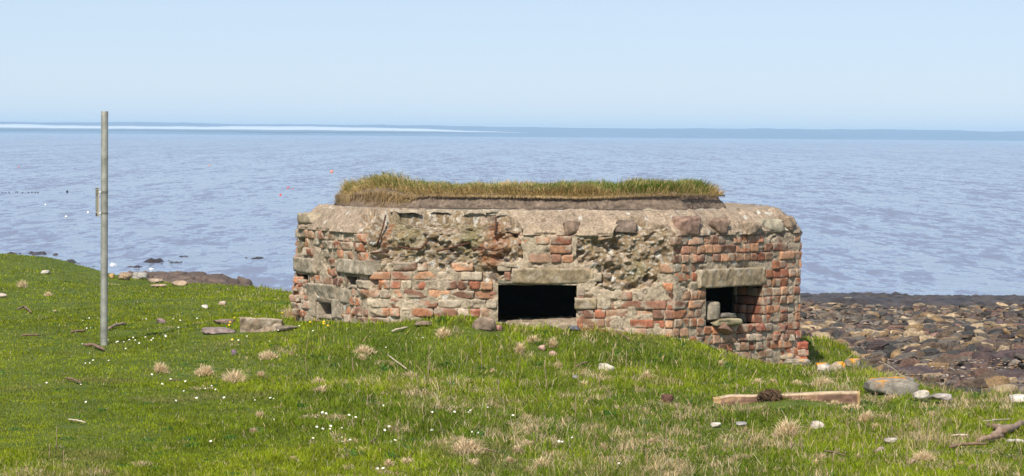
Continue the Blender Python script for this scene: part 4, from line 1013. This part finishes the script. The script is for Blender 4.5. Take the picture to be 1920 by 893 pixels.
for k, (x_, y_, h_) in enumerate(STEMS):
    p = ghit(x_, y_); s_ = p[1]/F; hh = h_*s_; le = random.uniform(-0.12, 0.14)
    pts = [np.array([le*hh*t_+0.01*hh*random.uniform(-1, 1), 0, hh*t_]) for t_ in (0, .25, .5, .75, 1)]
    ch = [(pts, 0.0026+0.0012*random.random(), 0.6)]
    if random.random() < 0.35: ch.append(([pts[3], pts[3]+np.array([0.02*random.choice((-1, 1)), 0, 0.02])], 0.0016))
    o = link('withered_plant', tube_mesh('withered_plant', ch, M['stem']), None, tuple(map(float, p)))
    tag(o, 'thin leafless brown dead stem standing up out of the grass', 'dead plant', 'dead stems standing in the grass')

# ---------------------------------------------------------------- flowers
def daisy_meshes():
    bm = bmesh.new(); n = 12
    for k in range(n):
        a = 2*math.pi*k/n; c, s_ = math.cos(a), math.sin(a); w_ = 0.0042; r0, r1 = 0.003, 0.012
        v = [bm.verts.new((c*r0-s_*w_*.5, s_*r0+c*w_*.5, 0)), bm.verts.new((c*r1-s_*w_*.5, s_*r1+c*w_*.5, 0.003)), bm.verts.new((c*r1+s_*w_*.5, s_*r1-c*w_*.5, 0.003)), bm.verts.new((c*r0+s_*w_*.5, s_*r0-c*w_*.5, 0))]
        bm.faces.new(v)
    pm = bpy.data.meshes.new('petals'); bm.to_mesh(pm); bm.free()
    bm = bmesh.new(); bmesh.ops.create_icosphere(bm, subdivisions=1, radius=0.004); cm = bpy.data.meshes.new('centre'); bm.to_mesh(cm); bm.free()
    sm = tube_mesh('stalk', [([(0, 0, -0.045), (0.002, 0, -0.02), (0, 0, 0)], 0.001)], M['green'])
    return pm, cm, sm
pm, cm, sm = daisy_meshes(); pm.materials.append(M['petal']); cm.materials.append(M['yellow'])
pm2 = pm.copy(); pm2.materials.clear(); pm2.materials.append(M['yellow'])
A6 = [(320, 290), (345, 285), (350, 320), (335, 325), (650, 328), (690, 323), (640, 357), (450, 378), (478, 378), (538, 385), (592, 365), (318, 385), (330, 460), (347, 458), (360, 452), (420, 453), (486, 405), (180, 540), (312, 543), (587, 508), (660, 525), (717, 537), (627, 547), (793, 560), (818, 548), (833, 563), (711, 570), (866, 602), (760, 602), (680, 607), (985, 602), (1045, 600), (1058, 597), (1060, 678), (1185, 668), (1228, 662), (1247, 660), (1225, 715), (1250, 717), (1278, 716), (1210, 757), (898, 375), (922, 375), (1043, 373), (1075, 335), (1157, 317), (1210, 337), (955, 355), (565, 288), (670, 285), (697, 295), (762, 288), (500, 370), (515, 363), (523, 370), (455, 380), (562, 360), (585, 372), (640, 360), (332, 617), (815, 772)]
A8 = [(13, 588), (145, 600), (178, 608), (222, 614), (50, 660), (108, 657), (345, 658), (323, 677), (318, 552), (110, 702), (112, 722), (560, 585), (672, 585), (752, 575), (740, 587), (965, 602), (560, 678), (760, 678), (790, 680), (1262, 707), (1210, 735), (1495, 848), (288, 866), (315, 870), (330, 250), (515, 200), (360, 722), (375, 728), (12, 660), (150, 720), (840, 555), (30, 592), (1195, 733)]
DAI = [(x_/2.0625, 460+y_/2.0625) for x_, y_ in A6]+[(600+x_/2.667, 560+y_/2.667) for x_, y_ in A8]
def flower(px, py, petal, label, cat, group, sc_):
    p = ghit(px, py); r = empty(cat.replace(' ', '_'), (float(p[0]), float(p[1]), float(p[2])+0.045*sc_)); r.scale = (sc_,)*3
    r.rotation_euler = (R(38+random.uniform(-12, 12)), random.uniform(-.2, .2), random.uniform(-0.5, 0.5))
    for nm, m_ in (('petals', petal), ('centre', cm), ('stalk', sm)): link(nm, m_, r)
    tag(r, label, cat, group)
for (x_, y_) in DAI: flower(x_, y_+4, pm, 'small white daisy open in the short grass', 'daisy', 'white daisies in the grass', random.uniform(0.42, 0.8))
for (x_, y_) in [(440, 222), (380, 285), (365, 333), (1100, 155), (1487, 290), (1675, 283), (1670, 310), (1732, 338), (408, 533)]:
    flower(380+x_/7.385, 570+y_/7.385+4, pm2, 'yellow dandelion in the grass near the left foot of the pillbox', 'dandelion', 'yellow dandelions by the slab', 0.85)

# ---------------------------------------------------------------- metal post with small plate
pb = ghit(195, 648); kpx = pb[1]/F
post = empty('metal_post', tuple(map(float, pb))); tag(post, 'tall bare galvanised steel post standing in the grass at the left', 'post')
HP = (648-209)*kpx; r_ = 6.7*kpx
bm = bmesh.new(); seg = 32
rings = [(r_, -0.2), (r_, 0.0), (r_, HP*0.25), (r_, HP*0.5), (r_, HP*0.75), (r_, HP-0.002), (r_*0.985, HP), (r_*0.86, HP), (r_*0.86, HP-0.06)]
R0 = [[bm.verts.new((rr__*math.cos(2*math.pi*k/seg), rr__*math.sin(2*math.pi*k/seg), z_)) for k in range(seg)] for rr__, z_ in rings]
for a_, b_ in zip(R0[:-1], R0[1:]):
    for k in range(seg): bm.faces.new((a_[k], a_[(k+1) % seg], b_[(k+1) % seg], b_[k]))
bm.faces.new(R0[-1])
me = bpy.data.meshes.new('tube'); bm.to_mesh(me); bm.free(); me.materials.append(M['galv'])
for p in me.polygons: p.use_smooth = True
link('tube', me, post)
zt = [(648-y_)*kpx for y_ in (360.5, 400)]
plate = empty('notice_plate', tuple(map(float, pb))); tag(plate, 'small weathered notice plate strapped to the side of the metal post', 'sign')
for z_ in zt:                             # two straps with their stub brackets
    bm = bmesh.new()
    for (rr__) in (r_+0.0015,):
        A = [[bm.verts.new((q*math.cos(2*math.pi*k/seg), q*math.sin(2*math.pi*k/seg), z_+dz)) for k in range(seg)] for q, dz in ((r_+0.0005, -0.008), (r_+0.0025, -0.008), (r_+0.0025, 0.008), (r_+0.0005, 0.008))]
        for a_, b_ in zip(A[:-1], A[1:]):
            for k in range(seg): bm.faces.new((a_[k], a_[(k+1) % seg], b_[(k+1) % seg], b_[k]))
    me = bpy.data.meshes.new('strap'); bm.to_mesh(me); bm.free(); me.materials.append(M['galv_dull']); link('strap', me, plate)
    bm = bmesh.new(); bmesh.ops.create_cube(bm, size=1); bmesh.ops.transform(bm, verts=bm.verts, matrix=Matrix.Translation((-r_-0.004, -0.012, z_)) @ Matrix.Diagonal((0.022, 0.03, 0.016, 1)))
    bmesh.ops.bevel(bm, geom=bm.edges[:], offset=0.002, segments=1, affect='EDGES')
    me = bpy.data.meshes.new('bracket'); bm.to_mesh(me); bm.free(); me.materials.append(mat('bright_zinc', (0.7, 0.7, 0.68), rough=0.4, metal=0.3)); link('bracket', me, plate)
# the plate, turned to face left and a little to the camera; local x runs along its width
PW, PH = 0.17, (407-352)*kpx*0.985; zc = (648-379.5)*kpx
yaw = R(-74)
pl = empty('x', (0, 0, 0)); bpy.data.objects.remove(pl)
def pbox(name, cx, cz, w_, h_, t0, t1, m_, parent=plate):
    bm = bmesh.new(); bmesh.ops.create_cube(bm, size=1)
    bmesh.ops.transform(bm, verts=bm.verts, matrix=Matrix.Translation((cx, -(t0+t1)/2, cz)) @ Matrix.Diagonal((w_, t1-t0, h_, 1)))
    T = Matrix.Translation((-r_-0.014-0.5*PW*math.cos(yaw), 0.055, zc)) @ Matrix.Rotation(yaw, 4, 'Z')
    bmesh.ops.transform(bm, verts=bm.verts, matrix=T)
    me = bpy.data.meshes.new(name); bm.to_mesh(me); bm.free(); me.materials.append(m_); return link(name, me, parent)
pbox('board', 0, 0, PW, PH, 0, 0.003, M['plate'])
pbox('edge_highlight', PW/2-0.003, 0, 0.006, PH, -0.006, -0.0005, M['wood_pale'])  # pale strip stands in for the highlight along the plate's near edge
def rect(cx, cz, w_, h_, nm='print'): pbox(nm, cx, cz, w_, h_, 0.0032, 0.0042, M['ink'])
rect(0, PH*0.475, PW*0.96, PH*0.02); rect(0, PH*0.31, PW*0.96, PH*0.03); rect(-PW*0.45, PH*0.39, PW*0.06, PH*0.16); rect(PW*0.45, PH*0.39, PW*0.06, PH*0.16); rect(0, PH*0.39, PW*0.45, PH*0.05)
rect(0, PH*0.255, PW*0.8, PH*0.02); rect(0, PH*0.215, PW*0.8, PH*0.02); rect(-PW*0.25, PH*0.165, PW*0.32, PH*0.02); rect(-PW*0.42, -PH*0.08, PW*0.05, PH*0.46); rect(-PW*0.08, -PH*0.08, PW*0.04, PH*0.46); rect(-PW*0.25, -PH*0.31, PW*0.32, PH*0.02)
for k in range(7): rect(PW*0.22, PH*(0.14-0.07*k), PW*0.36, PH*0.012)
rect(-PW*0.2, -PH*0.44, PW*0.55, PH*0.10); rect(PW*0.35, -PH*0.46, PW*0.2, PH*0.03)

# ---------------------------------------------------------------- beach
CLS = [('ochre', (0.25, 0.165, 0.085), 'stone'), ('brown', (0.12, 0.085, 0.06), 'stone'), ('dark grey', (0.055, 0.05, 0.046), 'stone'), ('pale tan', (0.36, 0.27, 0.17), 'stone'), ('reddish', (0.15, 0.09, 0.068), 'stone'), ('greyish', (0.13, 0.11, 0.09), 'stone'), ('purplish', (0.075, 0.053, 0.052), 'stone')]
wts = [0.11, 0.24, 0.19, 0.10, 0.08, 0.20, 0.08]
protos = []; small = []; tiny = []
for ci, (cn, cc, _) in enumerate(CLS):
    small.append([rock_mesh('small_stone', (1, 0.7, random.choice((0.24, 0.32, 0.45))), 1900+ci*10+k, M['stone_attr'], cc, sub=2, ang=0.8, box=0.45, smooth=False) for k in range(6)])
    tiny.append([rock_mesh('tiny_stone', (1, 0.7, random.choice((0.22, 0.3, 0.42))), 2900+ci*10+k, M['stone_attr'], cc, sub=1, ang=0.5, box=0.3, smooth=False) for k in range(6)])
    protos.append([rock_mesh('beach_stone', (1, 0.7, random.choice((0.28, 0.4, 0.55))), 900+ci*10+k, M['stone_attr'], cc, sub=3, ang=0.8, box=0.45, smooth=False) for k in range(5)])
cand = []
for k in range(27000):
    u = random.random(); y_ = 31+u**0.8*47; x_ = random.uniform(0.03, 0.235)*y_
    if float(edge_sd(np.array([x_]), np.array([y_]))[0]) > -0.7: continue
    sz = 0.07+0.30*random.random()**3.2
    cand.append((x_, y_, sz))
def in_shelf(x_, y_): return 4.6 < x_ < 9.5 and 33 < y_ < 45.5 and (y_ < 36+ (x_-4.4)*2.3)
cand = [c_ for c_ in cand if not (in_shelf(c_[0], c_[1]) and random.random() < 0.6)]
zc_ = height(np.array([c_[0] for c_ in cand]), np.array([c_[1] for c_ in cand]))
cx_, cy_ = proj(np.stack([[c_[0] for c_ in cand], [c_[1] for c_ in cand], zc_], -1))
order = sorted(range(len(cand)), key=lambda k: -(cand[k][2]/cand[k][1]) if (1500 < cx_[k] < 1925 and 590 < cy_[k] < 745) else 1)
indiv = set(order[:285])
bV = []; bF = []; bC = []; nbv = 0
pc = {}
for k, (x_, y_, sz) in enumerate(cand):
    ci = random.choices(range(len(CLS)), wts)[0]; me = random.choice(protos[ci] if k in indiv else (small[ci] if sz > 0.14 and x_ > 0.085*y_ else tiny[ci]))
    rz = random.uniform(0, 6.28) if random.random() < 0.5 else random.gauss(0, 0.35); tl = (random.gauss(0, 0.25), random.gauss(0, 0.22)); sz_ = random.uniform(0.55, 1.35)
    loc = (x_, y_, float(zc_[k])+sz*random.uniform(0.02, 0.20))
    if k in indiv:
        o = bpy.data.objects.new('beach_stone', me); COL.objects.link(o); o.location = loc; o.rotation_euler = (tl[0], tl[1], rz); o.scale = (sz, sz, sz*sz_)
        tag(o, CLS[ci][0]+' sea worn stone lying among the others on the stony beach', 'beach stone', CLS[ci][0]+' stones on the stony beach')
    else:
        if me.name not in pc:
            v = np.empty(len(me.vertices)*3, np.float32); me.vertices.foreach_get('co', v)
            cl = np.empty(len(me.vertices)*4, np.float32); me.color_attributes['Col'].data.foreach_get('color', cl)
            pc[me.name] = (v.reshape(-1, 3), np.array([p.vertices[:] for p in me.polygons]), cl.reshape(-1, 4)[:, :3])
        v, f, cl = pc[me.name]; Mx = np.array(Euler((tl[0], tl[1], rz)).to_matrix())
        bV.append((v*np.array([sz, sz, sz*sz_]))@Mx.T+np.array(loc)); bF.append(f+nbv); bC.append(cl*random.uniform(0.6, 1.4)); nbv += len(v)
o = link('beach_stones', mk_mesh('beach_stones', np.concatenate(bV), [np.concatenate(bF)], np.concatenate(bC), [M['stone_attr']], False))
tag(o, 'countless smaller sea worn stones covering the beach', 'stones', kind='stuff')
# dark bedrock shelf with cracks
us = np.arange(3.9, 11.5, 0.045); vs = np.arange(32.5, 47.5, 0.06); X, Y = np.meshgrid(us, vs, indexing='ij')
wx = X+0.25*fbm(X*1.5, Y*1.5, 1001, 3); wy = Y*0.55+0.2*fbm(X*1.5, Y*1.5, 1005, 3)
f1, f2, cc = voro(wx*1.7, wy*1.5, 1010); cr = f2-f1
bor = np.minimum.reduce([X-3.9, 11.5-X, Y-32.5, 47.5-Y])
bor = np.minimum(bor, (36.5+(X-4.2)*2.0-Y)*0.5)+0.6*fbm(X*0.9, Y*0.9, 1015, 3)
up_ = ss(0.0, 0.5, bor)
Zr = height(X, Y)-0.34+up_*(0.24+0.22*cc+0.2*(((cc*7.3) % 1)-0.5)*f1)-0.20*np.exp(-cr/0.03)+0.10*fbm(X*3, Y*3, 1020, 5)+0.08*fbm(X*12, Y*9, 1022, 4)
c = np.array([0.075, 0.050, 0.048])*(1+0.5*(cc[..., None]-0.5)+1.0*fbm(X*5, Y*5, 1025, 4)[..., None])
k_ = np.clip((fbm(X*1.3, Y*0.9, 1030, 4)-0.02+0.5*ss(36.5, 34, Y)-0.1)*5, 0, 1)[..., None]
c = c*(1-k_*0.8)+np.array([0.15, 0.12, 0.095])*(0.6+0.9*vn(X*14, Y*11, 1035)[..., None])*k_*0.8
o = link('rock_shelf', mk_mesh('rock_shelf', np.stack([X, Y, Zr], -1).reshape(-1, 3), [gridfaces(len(us), len(vs))], np.clip(c, 0.01, 1).reshape(-1, 3), [M['stone_attr']], False)); tag(o, kind='structure')
# small pebbles near the turf edge, below the shelf
V = []; Fb = []; Cb = []; nbv = 0
base = rock_mesh('p', (1, 0.8, 0.5), 77, M['stone_attr'], (0.25, 0.2, 0.16), sub=1); bv = np.array([v.co[:] for v in base.vertices]); bf = np.array([p.vertices[:] for p in base.polygons])
for k in range(5200):
    y_ = random.uniform(30, 48); x_ = random.uniform(0.10, 0.205)*y_
    sz = random.uniform(0.03, 0.10); zz_ = 0
    V.append((x_, y_, sz))
arr = np.array(V); sdv = edge_sd(arr[:, 0], arr[:, 1]); arr = arr[sdv < -0.7]; zz_ = height(arr[:, 0], arr[:, 1])
sh = np.array([0.08 if in_shelf(a_[0], a_[1]) and vn(np.array([a_[0]]), np.array([a_[1]]), 3)[0] > 0.5 else 0.03 for a_ in arr])
V = [];
for (x_, y_, sz), z_, s_ in zip(arr, zz_, sh):
    Mx = np.array(Euler((0, 0, random.uniform(0, 6.28))).to_matrix()); V.append((bv*sz)@Mx.T+np.array([x_, y_, z_+s_])); Fb.append(bf+nbv); nbv += len(bv)
    Cb.append(np.tile(np.array(random.choice([(0.30, 0.22, 0.16), (0.18, 0.14, 0.12), (0.12, 0.10, 0.10), (0.36, 0.30, 0.25), (0.25, 0.15, 0.08)])), (len(bv), 1)))
o = link('shingle', mk_mesh('shingle', np.concatenate(V), [np.concatenate(Fb)], np.concatenate(Cb), [M['stone_attr']], True)); tag(o, 'fine shingle between the beach rocks', 'shingle', kind='stuff')

# seaweed band along the water's edge: heaped wet weed
def weed(name, x0, x1, y0f, y1f, hgt, seed, label, dens=(0.09, 0.13), col=(0.05, 0.037, 0.03)):
    us = np.arange(x0, x1, dens[0]); t = np.linspace(0, 1, int(abs(y1f-y0f)/dens[1]) if not callable(y0f) else 110)
    U, T = np.meshgrid(us, t, indexing='ij'); Yv = y0f+(y1f-y0f)*T
    env = np.clip(np.minimum(T, 1-T)*5, 0, 1)*np.clip(np.minimum(U-x0, x1-U)/max(0.5, (x1-x0)*0.12), 0, 1)
    big = fbm(U*0.45, Yv*0.3, seed, 3); sm_ = fbm(U*2.6, Yv*1.8, seed+5, 4); f1, f2, cc = voro(U*2.4, Yv*1.7, seed+9)
    base = np.maximum(height(U, Yv), -0.15)
    Zw = base-0.25+env*(0.25+hgt*(0.55+1.0*big))+env*hgt*(0.75*sm_+0.55*np.clip(0.6-f1, 0, 1)+0.5*fbm(U*7, Yv*5, seed+14, 3))
    c = np.array(col)*(1+1.4*sm_[..., None])*(0.6+0.9*cc[..., None])
    c = np.where((cc > 0.93)[..., None], np.array([0.07, 0.052, 0.035]), c)
    o = link(name, mk_mesh(name, np.stack([U, Yv, Zw], -1).reshape(-1, 3), [gridfaces(len(us), len(t))], np.clip(c, 0.006, 1).reshape(-1, 3), [M['kelp']], True))
    tag(o, label, 'seaweed', kind='stuff'); return o
weed('seaweed', 4.5, 22, 71, 84.5, 0.19, 1100, 'dark wet seaweed heaped along the edge of the stony beach')
def reef(label, px0, px1, py, rows, hgt, seed, name='seaweed_rock'):
    d = F*EYE/(py-(247+0.0077*(px0+px1)/2+0.0)); k = d/F; x0 = (px0-960)*k; x1 = (px1-960)*k; dd = rows*d*d/(F*EYE)
    us = np.linspace(x0, x1, 90); t = np.linspace(0, 1, 34); U, T = np.meshgrid(us, t, indexing='ij'); a = (U-(x0+x1)/2)/((x1-x0)/2); b = T*2-1
    env = 1-a*a-b*b+1.5*fbm(U*1.1+seed, T*3.5, seed, 4); Yv = d-dd/2+dd*T
    Zw = -0.22+np.clip(env, -0.3, 1)*0.28*hgt+hgt*0.4*fbm(U*3, Yv*1.2, seed+3, 3)
    c = np.array((0.045, 0.032, 0.03))*(1+1.6*fbm(U*3, Yv*1.5, seed+7, 3)[..., None])
    o = link(name, mk_mesh(name, np.stack([U, Yv, Zw], -1).reshape(-1, 3), [gridfaces(90, 34)], np.clip(c, 0.006, 1).reshape(-1, 3), [M['kelp']], True)); tag(o, label, 'reef'); return o
reef('dark weedy rock off the turf edge, left of the post', 75, 165, 497, 16, 0.9, 1201)
reef('thin dark line of weed covered rock at the far left', -20, 135, 478, 5, 0.8, 1211)
reef('low dark reef in the waves right of the post', 232, 365, 492, 9, 1.0, 1221)
reef('small dark reef behind the white surf', 222, 262, 469, 4, 0.8, 1231)
reef('faint low reef awash nearest to the pillbox', 425, 535, 486, 4, 0.7, 1241)
reef('weedy rocks just in front of the low reef', 200, 300, 503, 5, 0.9, 1251)
reef('long thin weed line beyond the low reef', 260, 420, 481, 2.5, 0.6, 1271)
reef('speckled weed line at the far left edge', -10, 70, 484, 3, 0.7, 1281)
reef('dark weedy rock just behind the turf edge beside the post', 150, 215, 500, 5, 0.6, 1291)
reef('tiny reef awash right of the pillbox', 1500, 1560, 480, 3, 0.6, 1261)
# surf
def surf(label, px0, px1, py, rows, hgt, seed):
    d = F*EYE/(py-(247+0.0077*(px0+px1)/2)); k = d/F; x0 = (px0-960)*k; x1 = (px1-960)*k; dd = rows*d*d/(F*EYE)
    us = np.linspace(x0, x1, 70); t = np.linspace(0, 1, 20); U, T = np.meshgrid(us, t, indexing='ij'); a = (U-(x0+x1)/2)/((x1-x0)/2); b = T*2-1
    env = 1-a*a-b*b+1.3*fbm(U*1.4+seed, T*3, seed, 4); Yv = d-dd/2+dd*T
    Zw = -0.16+np.clip(env+1.6*fbm(U*2.5, Yv*1.5, seed+8, 4)-0.3, -0.3, 1)*hgt+hgt*0.6*fbm(U*7, Yv*4, seed+3, 3)
    o = link('surf', mk_mesh('surf', np.stack([U, Yv, Zw], -1).reshape(-1, 3), [gridfaces(70, 20)], None, [M['foam']], True)); tag(o, label, 'surf', kind='stuff')
surf('white breaking wave behind the post', 174, 225, 471, 5, 0.24, 1301)
surf('small white surf at the reef beside the post', 200, 222, 497, 4, 0.21, 1311)
surf('thin foam line off the turf edge right of the post', 240, 330, 506, 2.5, 0.17, 1331)
surf('line of foam at the corner of the beach right of the pillbox', 1500, 1560, 562, 5, 0.24, 1321)
# brown rock ledge on the left shore
us = np.linspace(-10.2, -6.1, 180); vs = np.linspace(60, 76, 90); X, Y = np.meshgrid(us, vs, indexing='ij')
bor = np.minimum.reduce([X+10.2, (-6.1-X)*1.6, (Y-60)*0.5, (76-Y)*0.5])+0.5*fbm(X*1.2, Y*0.7, 1401, 3)
f1, f2, cc = voro(X*1.6, Y*0.9, 1405)
Zl = height(X, Y)*0-0.3+ss(0, 0.8, bor)*(1.33-0.012*(Y-60)+0.16*cc-0.22*ss(-7.4, -6.4, X))+0.12*fbm(X*3, Y*2, 1410, 4)+0.09*fbm(X*9, Y*5, 1412, 3)-0.12*np.exp(-(f2-f1)/0.06)
c = np.array([0.12, 0.085, 0.065])*(1+1.1*fbm(X*4, Y*3, 1415, 4)[..., None])*(0.7+0.6*cc[..., None])
o = link('shore_rock', mk_mesh('shore_rock', np.stack([X, Y, Zl], -1).reshape(-1, 3), [gridfaces(180, 90)], np.clip(c, 0.01, 1).reshape(-1, 3), [M['stone_attr']], False))
tag(o, 'flat topped brown shore rock beyond the turf, between post and pillbox', 'rock')

# ---------------------------------------------------------------- floats on the water
def buoy(label, px, py, spx, m_, name='buoy', group=None):
    d = F*EYE/(py-(247+0.0077*px)+1e-6); p = at(px, py, d); r = spx/2*d/F
    b = empty(name, (float(p[0]), float(p[1]), 0.0)); tag(b, label, 'buoy', group)
    bm = bmesh.new(); bmesh.ops.create_uvsphere(bm, u_segments=16, v_segments=10, radius=r); bmesh.ops.translate(bm, verts=bm.verts, vec=(0, 0, r*0.45))
    me = bpy.data.meshes.new('float'); bm.to_mesh(me); bm.free(); me.materials.append(m_); link('float', me, b)
    me = tube_mesh('eye', [([(0, 0, r*1.4), (r*.15, 0, r*1.7), (0, 0, r*1.8)], r*0.12)], M['buoy_dark']); link('eye', me, b)
buoy('orange buoy farthest right, floating nearest to the pillbox', 622, 325, 6, M['buoy_orange'])
buoy('red buoy in the middle of the red buoys', 540, 355, 4.2, M['buoy_red'])
buoy('tiny red float just right of the middle red buoy', 549, 356, 2.2, M['buoy_red'])
buoy('red buoy nearest to the shore, left of the others', 526, 368, 4.2, M['buoy_red'])
buoy('pale orange buoy far out left of centre', 393, 312, 3, M['buoy_orange'])
buoy('tiny red float far out at the left edge', 35, 316, 2.5, M['buoy_red'])
buoy('white float left of the post, level with the notice plate foot', 165, 401, 4.6, M['buoy_white'])
buoy('white float farther left and lower', 124, 409, 4.6, M['buoy_white'])
buoy('small yellowish float left of the white floats', 85, 386, 3.4, M['buoy_white'])
buoy('black bird, shaped as a float, right of the row of dark floats', 126, 362, 4.5, M['buoy_dark'])  # bird on the water, modelled with the float shape
for k, x_ in enumerate((4, 10, 17, 30, 33, 42, 53, 60, 66, 71)):
    buoy('small dark float in the row at the left edge of the water', x_, 363+random.uniform(-.6, .8), 2.6, M['buoy_dark'], group='row of small dark floats')
